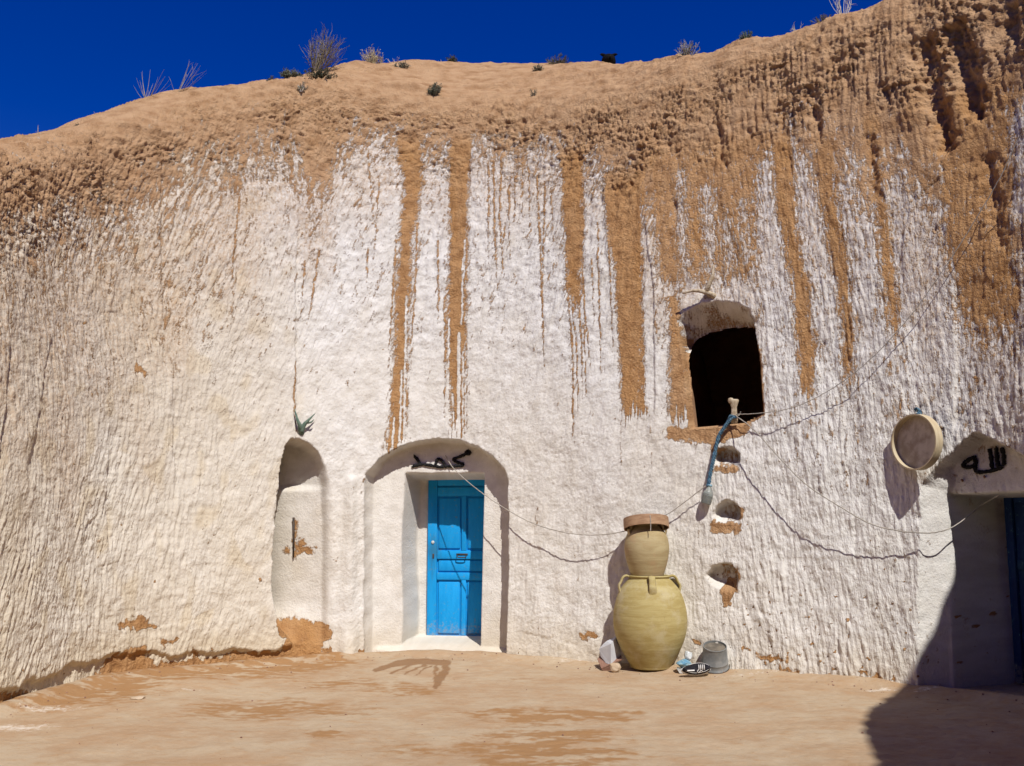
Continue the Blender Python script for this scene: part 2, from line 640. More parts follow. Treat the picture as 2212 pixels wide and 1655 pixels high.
# direction of the tool strokes: slanting on the left, upright on the right
tilt = 0.42 * leftness * (0.55 + 0.9 * noise(Sg * 0.7, Z * 0.45, 21)) + 0.22 * centre - 0.10 * rightness + 0.16 * noise(Sg * 0.6, Z * 0.5, 22)
warp = 0.012 * noise(Sg * 4, Z * 2.2, 23)
TILTS = [-0.14, -0.04, 0.10, 0.28, 0.50]
_ws = np.stack([np.exp(-((tilt - T) / 0.055) ** 2) for T in TILTS]) + 1e-6
_ws /= _ws.sum(0)
_near = np.argmax(_ws, 0)
A = np.zeros(Z.shape); B = np.zeros(Z.shape)
g1 = np.zeros(Z.shape); g2 = np.zeros(Z.shape); g3 = np.zeros(Z.shape); aniso = np.zeros(Z.shape)
for k, T in enumerate(TILTS):
    a_ = Sg - T * (Z - 2) + warp; b_ = Z + T * Sg
    A = np.where(_near == k, a_, A); B = np.where(_near == k, b_, B)
    w_ = _ws[k]
    g1 += w_ * noise(a_ / 0.050, b_ / 0.40, 41 + 7 * k)
    g2 += w_ * noise(a_ / 0.028, b_ / 0.18, 42 + 7 * k)
    g3 += w_ * noise(a_ / 0.085, b_ / 0.13, 43 + 7 * k)
    aniso += w_ * (0.5 * noise(a_ / 0.06, b_ / 0.28, 101 + 7 * k) + 0.4 * noise(a_ / 0.14, b_ / 0.45, 102 + 7 * k) + 0.5 * noise(a_ / 0.030, b_ / 0.07, 103 + 7 * k))
D = 0.05 * fbm(Sg * 0.55, Z * 0.35, 3, 30) * (1 - 0.4 * cap)
D += 0.020 * noise(A * 2.2, Z * 0.35, 33) * (0.5 + rightness)
D += 0.010 * noise(Sg * 5.0, Z * 3.0, 31) * (1 - cap)
D += amp * (0.021 * (0.35 - np.abs(g1)) * (0.6 + 0.3 * leftness + 0.3 * rightness) * (0.5 + 0.7 * ss(-0.4, 0.4, noise(Sg * 1.4, Z * 1.0, 47))) + 0.0085 * g2 + 0.010 * g3 * (0.6 + 0.8 * centre))
D += 0.010 * amp * np.abs(noise(Sg / 0.15 + 1.5 * Z, Z / 0.10, 48)) + 0.02 * amp * np.clip(noise(Sg / 0.22, Z / 0.30, 49) - 0.45, 0, 1)
# scalloped adze marks in the middle
D += 0.007 * (1 - cap) * centre * np.abs(noise((Sg + 0.5 * Z) / 0.10, (Z - 0.5 * Sg) / 0.045, 45))
# fine pitting
D += 0.0045 * noise(Sg / 0.024, V / 0.024, 46)
# clumpy weathered band under the edge
cl = np.abs(noise((Sg + 0.3 * V) / 0.17, V / 0.12, 51)) * 0.30 + np.abs(noise((Sg + 0.35 * V) / 0.06, V / 0.05, 52)) * 0.34 + np.abs(noise((Sg + 0.2 * V) / 0.030, V / 0.030, 53)) * 0.36
D -= upper * (0.085 * (1 + 0.15 * rightness + 0.35 * leftness)) * (0.45 + 0.9 * ss(-0.5, 0.5, noise(Sg * 1.9, V * 1.6, 56))) * (cl - 0.28)
D += upper * (0.012 + 0.03 * rightness) * (0.35 - np.abs(noise(A / 0.05, V / 0.55, 57)))
D += upper * 0.07 * np.clip(noise(Sg / 0.11, V / 0.09, 55) - 0.38, 0, 1)
D += upper * rightness * 0.06 * noise(A * 3.4, V * 0.8, 54)
# loose soil on the slope: shallow ledges and lumps
led = noise(Sg * 1.6 + 0.7 * V, V * 7.5, 61)
D -= cap * (0.050 * np.clip(led, 0, 1) ** 2 + 0.022 * ss(0.30, 0.42, led) * ss(-0.1, 0.3, noise(Sg * 2.3, V * 2.0, 67)) + 0.032 * np.clip(noise(Sg * 9 + 2 * V, V * 16, 64) - 0.15, 0, 1) + 0.018 * fbm(Sg * 5, V * 7, 3, 62) + 0.02 * fbm(Sg * 1.2, V * 1.4, 2, 63))
# vertical lips where the carving steps back
for (pts, dep, wid) in [([(238, 955), (232, 1060), (236, 1150)], 0.05, 0.30), ([(352, 380), (348, 500), (352, 640)], 0.035, 0.3), ([(372, 860), (374, 950), (378, 1010)], 0.035, 0.25),
                        ([(470, 930), (472, 1020), (478, 1100)], 0.022, 0.22), ([(644, 490), (638, 640), (640, 850)], 0.040, 0.35), ([(18, 740), (12, 860), (-5, 1000)], 0.05, 0.25),
                        ([(112, 720), (84, 900), (60, 1010)], 0.025, 0.2), ([(1392, 480), (1412, 620), (1414, 860)], -0.03, 0.12), ([(504, 400), (506, 560), (510, 600)], 0.02, 0.25),
                        ([(1300, 395), (1312, 560), (1318, 640)], -0.015, 0.1), ([(862, 420), (856, 600), (846, 900)], 0.012, 0.15), ([(968, 420), (966, 640), (968, 900)], 0.010, 0.13),
                        ([(2060, 640), (2066, 760), (2060, 900)], 0.03, 0.3), ([(1905, 300), (1920, 460), (1930, 700)], 0.02, 0.2)]:
    s, z = sz_list(pts)
    r, c = window_idx(s.min() - 0.1, s.max() + wid * 4, z.min() - 0.3, z.max() + 0.3)
    s_at = np.interp(Z[r, c], z[::-1], s[::-1]) + 0.012 * noise(Z[r, c] * 5, Z[r, c] * 0, 66)
    x = Sg[r, c] - s_at
    D[r, c] += dep * ss(-0.008, 0.012, x) * np.exp(-np.maximum(x, 0) / wid) * ss(z.min() - 0.3, z.min() + 0.1, Z[r, c]) * (1 - ss(z.max() - 0.1, z.max() + 0.3, Z[r, c]))
# deep rain gullies and hollows in the weathered earth
for pts, rad, dep in [([(1993, 96), (2008, 184), (2042, 318)], (26, 26, 12), 0.24), ([(2060, 65), (2080, 140), (2106, 245)], (24, 26, 14), 0.26), ([(1750, 196), (1760, 250), (1769, 305)], (12, 16, 8), 0.13),
                      ([(1878, 302), (1882, 350), (1892, 425)], (9, 14, 7), 0.11), ([(2130, 350), (2142, 440), (2152, 530)], (14, 14, 6), 0.10), ([(1548, 270), (1556, 330), (1566, 372)], (10, 13, 6), 0.10),
                      ([(1450, 430), (1462, 455)], (8, 10), 0.07), ([(1322, 402), (1352, 428)], (8, 7), 0.06), ([(2180, 20), (2190, 80)], (18, 18), 0.15), ([(648, 180), (662, 225)], (12, 16), 0.07),
                      ([(1680, 240), (1690, 290)], (12, 8), 0.07), ([(1700, 330), (1712, 372)], (8, 6), 0.06), ([(190, 1140), (218, 1118)], (4, 3), 0.05), ([(2000, 560), (2030, 660)], (8, 4), 0.04),
                      ([(1835, 118), (1850, 160)], (14, 8), 0.08), ([(1915, 190), (1925, 225)], (16, 9), 0.08)]:
    s, z = sz_list(pts)
    rm = np.array(rad) / 225.0
    r, c = window_idx(s.min() - 0.4, s.max() + 0.4, z.min() - 0.4, z.max() + 0.4)
    f = seg_dist(Sg[r, c] + 0.03 * noise(Sg[r, c] * 9, Z[r, c] * 9, 71), Z[r, c] + 0.02 * noise(Sg[r, c] * 9, Z[r, c] * 9, 72), s, z, rm)
    f = f + 0.035 * noise(Sg[r, c] * 16, Z[r, c] * 10, 73) + 0.02 * noise(Sg[r, c] * 34, Z[r, c] * 30, 74)
    D[r, c] += 0.72 * dep * ss(-0.05, 0.12, f)
# undercut foot of the wall on the left
s, z = sz_list([(-60, 1545), (60, 1500), (230, 1455), (330, 1440), (480, 1428), (640, 1412), (720, 1415)])
r, c = window_idx(S0, s.max() + 0.4, -1, 0.5)
zz = np.interp(Sg[r, c], s, np.array([0.10, 0.12, 0.20, 0.16, 0.12, 0.10, 0.05])) + 0.05 * noise(Sg[r, c] * 3.5, Sg[r, c] * 0, 75) + 0.02 * noise(Sg[r, c] * 13, Sg[r, c] * 0, 76)
fade = 1 - ss(s[-2], s[-1], Sg[r, c])
D[r, c] += fade * 0.055 * (1 - ss(-0.01, 0.045, Z[r, c] - zz))


# ---- openings
def ramp01(x, w):
    return ss(0, w, x)


OPEN = np.zeros(Z.shape, np.float32)
# the arched door recess
DOOR_D1, DOOR_D2 = 0.24, 0.46
arch = [(787, 1430), (787, 1100), (789, 1024), (820, 992), (856, 969), (900, 954), (945, 948), (990, 951), (1030, 964), (1064, 988), (1090, 1016), (1097, 1040), (1097, 1200), (1094, 1430)]
s, z = sz_list(arch)
z[0] = z[-1] = -0.4
r, c = window_idx(s.min() - 0.5, s.max() + 0.4, -1, z.max() + 0.3)
wob = 0.010 * noise(Sg[r, c] * 6, Z[r, c] * 6, 81)
f = poly_sdf(Sg[r, c], Z[r, c], s, z) + wob
lft = 1 - ss(s.min() + 0.1, s.min() + 0.45, Sg[r, c])
wide = 0.03 + 0.085 * lft * (1 - ss(1.95, 2.25, Z[r, c]))
D1 = DOOR_D1 * np.clip((f + 0.004) / wide, 0, 1) ** (0.75)
D1 = np.where(f > -0.004, D1, 0)
# inner doorway, splayed on the left
DOOR_OFF = 0.88                                # plane of the door, upright
sL0, _ = q(868, 1250, DOOR_D1); sL1, _ = q(904, 1250, DOOR_OFF - 0.06)
sR0, _ = q(1040, 1250, DOOR_D1)
zT = q(980, 1022, DOOR_D1)[1]
zB = 0.085
sLz = sL0 + 0.012 * np.sin(Z[r, c] * 4)
tri = np.minimum(np.minimum((Sg[r, c] - sLz) / max(0.04, (sL1 - sL0)), (sR0 - Sg[r, c]) / 0.03), np.minimum((zT + 0.0 * Z[r, c] - Z[r, c]) / 0.07, (Z[r, c] - zB) / 0.03))
D2 = (DOOR_OFF - lean(Z[r, c]) - DOOR_D1) * np.clip(tri, 0, 1)
step = 1 - ss(0.03, 0.075, Z[r, c])           # threshold comes forward to the wall face
D1 = D1 * (1 - 0.55 * step * ss(s.min() + 0.1, s.min() + 0.3, Sg[r, c]))
keepd = 1 - 0.75 * np.clip(f / 0.05, 0, 1)
D[r, c] = D[r, c] * keepd + D1 + D2
OPEN[r, c] = np.maximum(OPEN[r, c], np.clip((f + 0.01) / 0.03, 0, 1))
s_doorL, s_doorR = sL1, sR0
# rounded pillar between niche and door
s, z = sz_list([(757, 1040), (756, 1200), (752, 1420)])
z[-1] = -0.1
r, c = window_idx(s.min() - 0.3, s.max() + 0.3, -1, z.max() + 0.3)
f = seg_dist(Sg[r, c], Z[r, c], s, z, np.array([0.10, 0.125, 0.15]))
D[r, c] -= 0.06 * ss(0, 0.12, f) + 0.035 * ss(0.02, 0.10, f) * (1 - ss(0.0, 0.35, Z[r, c]))
# the tall niche
niche = [(588, 1268), (590, 1200), (597, 1110), (607, 1010), (618, 962), (628, 949), (645, 949), (665, 957), (686, 977), (703, 1008), (716, 1050), (722, 1150), (722, 1300), (715, 1430), (650, 1420), (600, 1345)]
s, z = sz_list(niche)
r, c = window_idx(s.min() - 0.2, s.max() + 0.2, -1, z.max() + 0.2)
f = poly_sdf(Sg[r, c], Z[r, c], s, z) + 0.008 * noise(Sg[r, c] * 8, Z[r, c] * 8, 83)
sl, sr = s.min(), s.max()
tt = np.clip((sr - Sg[r, c]) / (sr - sl), 0, 1)
zl = q(670, 1055)[1]
deep = 0.06 + 0.52 * tt + 0.85 * tt ** 7 + 0.16 * ss(zl - 0.03, zl + 0.06, Z[r, c]) * ss(0.1, 0.5, tt)
z_b0, z_b1 = q(640, 1420)[1], q(640, 1325)[1]
fillf = ss(z_b0 - 0.05, z_b1 + 0.12, Z[r, c]) * 0.85 + 0.15
edge_w = 0.012 + 0.02 * (1 - ss(0.7, 0.9, tt)) + 0.16 * (1 - ss(0.0, 0.28, tt))
Dn = deep * fillf * np.clip((f + 0.004) / edge_w, 0, 1)
D[r, c] = D[r, c] * (1 - 0.6 * np.clip(f / 0.05, 0, 1)) + np.where(f > -0.004, Dn, 0)
OPEN[r, c] = np.maximum(OPEN[r, c], np.clip((f + 0.0) / 0.04, 0, 1) * 0.9)
# slot and missing plaster at the back of the niche
s, z = sz_list([(633, 1120), (634, 1200)], 0.4)
r, c = window_idx(s.min() - 0.2, s.max() + 0.2, z.min() - 0.2, z.max() + 0.2)
f = seg_dist(Sg[r, c], Z[r, c], s, z, np.array([0.010, 0.014]))
D[r, c] += 0.0 * ss(-0.012, 0.008, f)
# the upper window
win = [(1490, 926), (1478, 800), (1461, 692), (1478, 674), (1505, 659), (1550, 648), (1592, 653), (1618, 668), (1625, 690), (1640, 780), (1648, 894), (1604, 917)]
s, z = sz_list(win)
win_s, win_z = s.copy(), z.copy()
r, c = window_idx(s.min() - 0.3, s.max() + 0.3, z.min() - 0.3, z.max() + 0.3)
f = poly_sdf(Sg[r, c], Z[r, c], s, z) + 0.006 * noise(Sg[r, c] * 8, Z[r, c] * 8, 84)
WD = 0.13
s2, z2 = sz_list([(1492, 924), (1481, 800), (1472, 738), (1484, 718), (1510, 704), (1550, 694), (1590, 690), (1616, 692), (1626, 704), (1638, 780), (1645, 893), (1604, 914)])
fi = poly_sdf(Sg[r, c], Z[r, c], s2, z2) + 0.006 * noise(Sg[r, c] * 8, Z[r, c] * 8, 84)
wtop = ss(q(1550, 780)[1], q(1550, 720)[1], Z[r, c])
Dw = (WD + 0.27 * wtop) * np.clip((f + 0.004) / np.maximum(f + 0.004 - np.minimum(fi, 0), 1e-4), 0, 1)
D[r, c] = D[r, c] * (1 - np.clip((f + 0.02) / 0.04, 0, 1)) + np.where(f > -0.004, Dw, 0)
CUT = np.zeros(Z.shape, bool)
CUT[r, c] = fi > 0.008
OPEN[r, c] = np.maximum(OPEN[r, c], np.clip((f + 0.005) / 0.02, 0, 1))
win_f = (r, c, f)
# footholds
for k, (o, dep) in enumerate([([(1538, 985), (1545, 972), (1562, 965), (1582, 967), (1597, 980), (1600, 1000), (1590, 1009), (1560, 1006), (1540, 1000)], 0.16),
                              ([(1538, 1112), (1548, 1094), (1566, 1081), (1582, 1083), (1598, 1098), (1602, 1122), (1590, 1130), (1545, 1130)], 0.17),
                              ([(1526, 1242), (1540, 1224), (1560, 1216), (1580, 1220), (1592, 1235), (1596, 1262), (1590, 1280), (1560, 1276), (1535, 1262)], 0.17)]):
    s, z = sz_list(o)
    r, c = window_idx(s.min() - 0.2, s.max() + 0.2, z.min() - 0.4, z.max() + 0.2)
    f = poly_sdf(Sg[r, c], Z[r, c], s, z) + 0.006 * noise(Sg[r, c] * 12, Z[r, c] * 12, 85 + k)
    zt = (Z[r, c] - z.min()) / (z.max() - z.min())
    wdt = 0.035 + 0.13 * (1 - ss(0.0, 0.55, zt))
    Dh = dep * np.sin(np.clip((f + 0.003) / wdt, 0, 1) * math.pi / 2)
    D[r, c] += np.where(f > -0.003, Dh, 0)
    OPEN[r, c] = np.maximum(OPEN[r, c], np.clip(f / 0.03, 0, 1) * 0.7)
# the gabled doorway at the right
GD1, GD2 = 0.26, 0.75
gab = [(1990, 1046), (2040, 992), (2075, 958), (2098, 938), (2112, 936), (2145, 954), (2212, 990), (2290, 1040), (2330, 1075), (2330, 1560), (1984, 1540), (1982, 1300), (1986, 1150)]
s, z = sz_list(gab)
z[9] = z[10] = -0.4
r, c = window_idx(s.min() - 0.3, S1, -1, z.max() + 0.2)
f = poly_sdf(Sg[r, c], Z[r, c], s, z) + 0.006 * noise(Sg[r, c] * 8, Z[r, c] * 8, 89)
gl = (1 - ss(s.min() + 0.15, s.min() + 0.5, Sg[r, c])) * (1 - ss(1.75, 1.95, Z[r, c]))
Dg = GD1 * np.clip((f + 0.004) / (0.035 + 0.15 * gl), 0, 1) ** 0.85
zT2 = q(2110, 1066, GD1)[1]
sg0 = q(2050, 1200, GD1)[0]
sg1 = q(2163, 1200, GD1 + GD2)[0]
GDOOR_S = sg1
tri = np.minimum((Sg[r, c] - sg0) / 0.20, (zT2 - Z[r, c]) / 0.05)
Dg2 = GD2 * np.clip(tri, 0, 1) ** 0.9
D[r, c] = D[r, c] * (1 - 0.7 * np.clip(f / 0.05, 0, 1)) + np.where(f > -0.004, Dg, 0) + Dg2
OPEN[r, c] = np.maximum(OPEN[r, c], np.clip(f / 0.04, 0, 1))

# ---- where the whitewash has gone
blot = fbm(Sg * 2.2, Z * 1.1, 4, 105)
_bnd = [(-60, 560), (0, 545), (100, 520), (200, 510), (290, 515), (350, 460), (400, 415), (500, 385), (560, 370), (610, 345), (640, 380), (670, 440), (710, 430), (730, 350), (780, 310), (860, 320), (940, 350),
        (1040, 325), (1100, 345), (1200, 335), (1260, 370), (1320, 400), (1400, 470), (1450, 560), (1500, 560), (1600, 520), (1650, 400), (1700, 360), (1760, 400), (1850, 430), (1950, 450), (2050, 480), (2150, 640), (2212, 600), (2300, 600)]
s, z = sz_list(_bnd)
zb = np.interp(Sg, s, z)
band = 0.55 + 0.45 * leftness + 0.45 * rightness
E = (Z - zb) / band + 0.10 * blot
WASH = ss(-2.4, 0.2, E + 0.5 * blot + 0.55 * noise(Sg * 3.5, Z * 0.6, 106) + leftness * (0.5 + 0.6 * noise(Sg * 2.2, Z * 0.35, 107)))
E = np.where(above > 0, np.maximum(E, 1.0), E)
aniso = aniso + 0.35 * (0.3 - np.abs(g1)) - 0.15 * g2
E = np.clip(E, -2, 2) + 1.0 * aniso * (1 - ss(0.9, 1.6, E))
# general loss of limewash: none low in the middle, more on the right and high up
low_loss = -0.97 + 0.50 * rightness * (1 - ss(880, 1120, PYG)) + 0.56 * leftness * (1 - ss(480, 1050, PYG)) + 0.42 * centre * (1 - ss(480, 860, PYG)) + 0.26 * blot
E = np.maximum(E, low_loss + 1.0 * aniso)
CLAY = np.zeros(Z.shape, np.float32)


def streak(rows, soft=0.07, end=0.12, clay=0.8, strength=1.0, jag=0.018, hold=1.0, flecks=0.35):
    """rows of (y, xl, xr): a run of mud washed down the wall"""
    global E, CLAY
    L = np.array([q(xl, y) for y, xl, xr in rows]); R = np.array([q(xr, y) for y, xl, xr in rows])
    r, c = window_idx(min(L[:, 0].min(), R[:, 0].min()) - 0.3, max(L[:, 0].max(), R[:, 0].max()) + 0.3, min(L[:, 1].min(), R[:, 1].min()) - 0.3, L[:, 1].max() + 0.1)
    zz, sg = Z[r, c], Sg[r, c]
    lo = np.interp(zz, L[::-1, 1], L[::-1, 0]); hi = np.interp(zz, R[::-1, 1], R[::-1, 0])
    wv = 0.016 * noise(zz * 1.3 + lo[0, 0] * 9, zz * 0, 115) + 0.008 * noise(zz * 5 + lo[0, 0] * 5, zz * 0, 116)
    lo = lo + wv; hi = hi + wv + 0.012 * noise(zz * 2.1 + lo[0, 0] * 3, zz * 0, 117)
    j = jag * noise(sg / 0.03, zz * 1.6, 111) + 0.6 * jag * noise(sg * 3, zz * 7, 112)
    m = np.minimum(sg - lo, hi - sg) + j
    zend = np.minimum(L[-1, 1], R[-1, 1])
    zend = zend + 0.20 * noise(sg / 0.020, zz * 0 + 3.3, 113) + 0.10 * noise(sg / 0.05, zz * 0, 114) + 0.10
    fade = ss(0, end, zz - zend) * (1 - ss(L[0, 1] - 0.02, L[0, 1] + 0.1, zz) * 0)
    val = np.clip(m / soft, -1.5, 1.0) * strength
    val = np.where(m > 0, val * fade + (fade - 1), val) - flecks * np.clip(aniso[r, c], 0, 1) * (m < 0.04)
    top_ok = zz < L[0, 1] + 0.05
    val = np.where(top_ok, val, -2)
    E[r, c] = np.maximum(E[r, c], val * hold)
    CLAY[r, c] = np.maximum(CLAY[r, c], clay * ss(-0.02, 0.03, m) * top_ok * ss(0, 0.3, L[0, 1] - zz + 0.1))


def scratch(pts, rad, sign=1, val=1.0, clay=0.7, jag=0.01, soft=0.012, d=0.0):
    """a narrow mark: sign +1 bare earth, -1 whitewash left"""
    global E, CLAY
    s, z = sz_list(pts, d)
    rm = np.array(rad if hasattr(rad, '__len__') else [rad] * len(pts)) / 205.0
    r, c = window_idx(s.min() - 0.25, s.max() + 0.25, z.min() - 0.25, z.max() + 0.25)
    sg, zz = Sg[r, c], Z[r, c]
    f = seg_dist(sg + jag * noise(sg * 14, zz * 9, 121), zz + jag * noise(sg * 14, zz * 14, 122), s, z, rm)
    f = f + jag * 0.8 * noise(sg * 30, zz * 22, 123)
    v = np.clip(f / soft, -1.5, 1) * val
    if sign > 0:
        E[r, c] = np.maximum(E[r, c], v)
        CLAY[r, c] = np.maximum(CLAY[r, c], clay * ss(-0.01, 0.02, f))
    else:
        E[r, c] = np.minimum(E[r, c], -v)


# the two long runs above the blue door
streak([(290, 852, 918), (400, 868, 912), (500, 863, 900), (560, 858, 893), (700, 849, 886), (800, 845, 882), (900, 838, 878), (1000, 826, 872)], end=0.05)
streak([(290, 966, 1024), (400, 968, 1018), (500, 970, 1012), (620, 963, 1012), (700, 963, 1012), (830, 968, 1010), (960, 972, 1008)], end=0.05)
for p, rr in [([(1005, 520), (1003, 600)], 1.6), ([(1001, 560), (998, 700)], 1.7), ([(992, 720), (990, 950)], 3.6), ([(1000, 760), (1000, 950)], 1.6), ([(978, 850), (980, 950)], 1.4),
              ([(868, 800), (862, 985)], 1.8), ([(852, 900), (846, 985)], 2.0), ([(838, 905), (834, 990)], 1.3), ([(878, 640), (872, 980)], 2.0), ([(970, 690), (966, 930)], 1.8),
              ([(1006, 800), (1006, 950)], 1.6)]:
    scratch(p, rr, -1, jag=0.006)
# runs right of the door
streak([(330, 1205, 1266), (420, 1212, 1264), (520, 1216, 1262), (590, 1222, 1258), (680, 1230, 1256), (740, 1234, 1254)], end=0.5, jag=0.026)
for p in [[(1222, 560), (1236, 740), (1240, 955)], [(1232, 600), (1246, 760), (1248, 900)], [(1248, 590), (1256, 740), (1258, 860)], [(1256, 540), (1264, 680), (1276, 800)],
          [(1066, 330), (1070, 520), (1076, 640)], [(1084, 340), (1080, 470), (1090, 600)], [(1090, 480), (1086, 600)], [(1160, 380), (1168, 560), (1174, 700), (1176, 790)], [(1176, 390), (1174, 520), (1172, 640)],
          [(1112, 380), (1112, 480)], [(1128, 340), (1128, 470)], [(1056, 360), (1056, 560)], [(1190, 400), (1194, 520)], [(946, 520), (948, 640), (946, 700)], [(902, 480), (896, 640), (888, 760)],
          [(820, 380), (808, 560)], [(796, 330), (806, 470)], [(794, 540), (792, 620)], [(690, 540), (676, 650), (664, 700)], [(660, 560), (650, 690)], [(960, 640), (962, 760), (960, 900)],
          [(856, 520), (848, 640), (838, 800)], [(1290, 480), (1294, 640), (1296, 800)], [(1278, 560), (1284, 700)], [(1310, 440), (1318, 600), (1322, 760)], [(640, 780), (636, 860), (640, 950)],
          [(520, 420), (504, 560), (502, 640)], [(1100, 400), (1102, 560)], [(1142, 360), (1146, 500)], [(1236, 860), (1238, 950)], [(1262, 700), (1266, 860)]]:
    scratch(p, [2.2] * (len(p) - 1) + [0.7], 1, 0.9, jag=0.010)
streak([(380, 1296, 1392), (480, 1306, 1386), (590, 1322, 1388), (730, 1332, 1392), (850, 1336, 1394), (940, 1342, 1404)], end=0.25)
scratch([(1394, 500), (1400, 560), (1404, 700), (1402, 860)], [6, 9, 10, 8], -1, 1.2)
streak([(320, 1400, 1660), (400, 1406, 1660), (500, 1412, 1650), (600, 1424, 1640), (660, 1434, 1640)], strength=0.55, soft=0.06, jag=0.05, end=0.4, clay=0.6)
for p, rr in [([(1468, 370), (1472, 500), (1484, 640)], [4, 5, 3]), ([(1526, 410), (1532, 500), (1534, 600)], [8, 9, 4]), ([(1568, 470), (1574, 540), (1580, 620)], [3, 6, 3]), ([(1606, 440), (1612, 560)], [3, 3]),
              ([(1548, 605), (1556, 640)], [16, 12]), ([(1486, 625), (1500, 655)], [7, 5]), ([(1655, 360), (1662, 520), (1680, 700), (1690, 880)], [12, 24, 30, 30]), ([(1630, 640), (1650, 760), (1668, 900)], [8, 10, 14]),
              ([(1425, 660), (1428, 800), (1430, 930)], [7, 9, 10]), ([(1730, 350), (1752, 480), (1786, 640), (1795, 760), (1800, 900)], [10, 24, 22, 20, 22]), ([(1838, 430), (1858, 560), (1872, 700), (1886, 900)], [6, 20, 20, 26]),
              ([(1930, 400), (1966, 520), (1996, 680), (2000, 850)], [14, 46, 48, 46]), ([(2198, 230), (2196, 330), (2200, 470)], [9, 14, 12]), ([(2196, 560), (2200, 700)], [8, 10]), ([(2096, 500), (2110, 640)], [3, 4])]:
    scratch(p, rr, -1, 0.42, jag=0.035, soft=0.06)
E = np.where((E < 0.1) & (PXG > 1400) & (PYG > 330) & (PYG < 900), E + 0.42 * np.clip(aniso, -0.4, 1) * 1.1, E)
streak([(300, 1655, 1712), (420, 1672, 1722), (500, 1684, 1728), (590, 1700, 1744), (730, 1717, 1762), (860, 1724, 1764), (920, 1732, 1762)], end=0.4, strength=0.8, jag=0.03)
streak([(300, 1750, 1806), (420, 1764, 1812), (500, 1780, 1822), (620, 1802, 1842), (730, 1814, 1850), (850, 1820, 1850), (1000, 1830, 1848)], end=0.9, strength=0.75, jag=0.035)
streak([(240, 1860, 1896), (330, 1872, 1904), (420, 1882, 1914), (570, 1900, 1934), (700, 1918, 1948), (860, 1934, 1956)], end=0.7, strength=0.7, jag=0.03)
streak([(200, 2010, 2190), (300, 2020, 2185), (500, 2036, 2178), (650, 2064, 2192), (800, 2080, 2190), (900, 2100, 2170)], end=1.0, strength=0.6, jag=0.06, soft=0.06)
# clay rubbed bare round the window and below the sill
streak([(650, 1440, 1466), (760, 1442, 1484), (860, 1440, 1492), (930, 1432, 1500)], end=0.1, clay=0.3, jag=0.02)
scratch([(1448, 935), (1500, 940), (1560, 936), (1610, 925)], [14, 16, 20, 12], 1, 1.0, 0.25, jag=0.03, soft=0.03)
scratch([(1540, 950), (1546, 985)], [9, 4], 1, 0.8, 0.3, jag=0.03)
scratch([(1545, 1138), (1590, 1140)], [12, 12], 1, 0.8, 0.2, jag=0.03)
scratch([(1542, 1015), (1590, 1012)], [7, 8], 1, 0.7, 0.2, jag=0.03)
scratch([(1575, 1272), (1570, 1298), (1566, 1310)], [20, 10, 2], 1, 0.9, 0.3, jag=0.03)
for p in [(1560, 985), (1575, 1102), (1568, 1236)]:
    scratch([p, (p[0] + 16, p[1] + 6)], 16, 1, 0.7, 0.1, jag=0.02)
# worn foot of the wall
for p, rr in [([(262, 1352), (300, 1345), (336, 1354)], [8, 12, 5]), ([(232, 1480), (260, 1450), (300, 1425), (324, 1440)], [24, 34, 26, 14]), ([(-60, 1545), (20, 1515), (78, 1498)], [10, 11, 4]),
              ([(330, 1448), (480, 1430), (600, 1420), (690, 1410)], [11, 11, 13, 14]), ([(610, 1352), (650, 1372), (690, 1368), (650, 1400)], [14, 34, 26, 40]), ([(560, 1250), (562, 1256)], 4), ([(780, 1412), (800, 1408)], [9, 6]), ([(1256, 1374), (1282, 1372)], [7, 9]), ([(352, 1390), (380, 1380)], [6, 5]),
              ([(1640, 1418), (1700, 1424)], [6, 4]), ([(1610, 1398), (1622, 1404)], [4, 5]), ([(1540, 1395), (1548, 1402)], 5), ([(1500, 1382), (1510, 1390)], [8, 6]), ([(1690, 1446), (1720, 1450)], [5, 4]),
              ([(1860, 1456), (1890, 1462)], [3, 4]), ([(1995, 1430), (1998, 1434)], 5), ([(420, 1410), (424, 1420)], [5, 8]), ([(510, 1410), (514, 1424)], [4, 8]), ([(700, 1400), (712, 1408)], 8),
              ([(300, 790), (310, 810)], [8, 4]), ([(728, 1206), (730, 1212)], 3), ([(592, 1240), (596, 1246)], 4)]:
    scratch(p, rr, 1, 1.0, 0.75, jag=0.035, soft=0.02)
scratch([(642, 1165), (645, 1185), (660, 1188), (668, 1180)], [5, 14, 10, 3], 1, 1.0, 0.75, jag=0.03, soft=0.02, d=0.42)
scratch([(634, 1125), (634, 1200)], [5, 6], 1, 1.0, 0.75, jag=0.02, soft=0.02, d=0.42)
scratch([(616, 1186), (618, 1192)], [4, 4], 1, 1.0, 0.75, jag=0.02, soft=0.02, d=0.5)
# scattered chips
chip = noise(Sg / 0.055, Z / 0.05, 131) + 0.5 * noise(Sg / 0.03, Z / 0.03, 132)
thr = 1.02 - 0.22 * ss(1480, 1620, PXG) * ss(1180, 1330, PYG) + 0.1 * centre - 0.12 * ss(1330, 1440, PYG)
E = np.maximum(E, np.clip((chip - thr) * 6, -1.5, 0.9))
CLAY = np.maximum(CLAY, (chip > thr) * 0.8 * (above < -0.5))
# inside openings: door recess and niche stay white
E = np.where(OPEN > 0.5, np.minimum(E, np.clip(E, -2, 0.0) + 0.0 + (E > 0.8) * 0.8), E)
E = np.where((OPEN > 0.3) & (PXG > 740) & (PXG < 1120), np.minimum(E, -0.35), E)
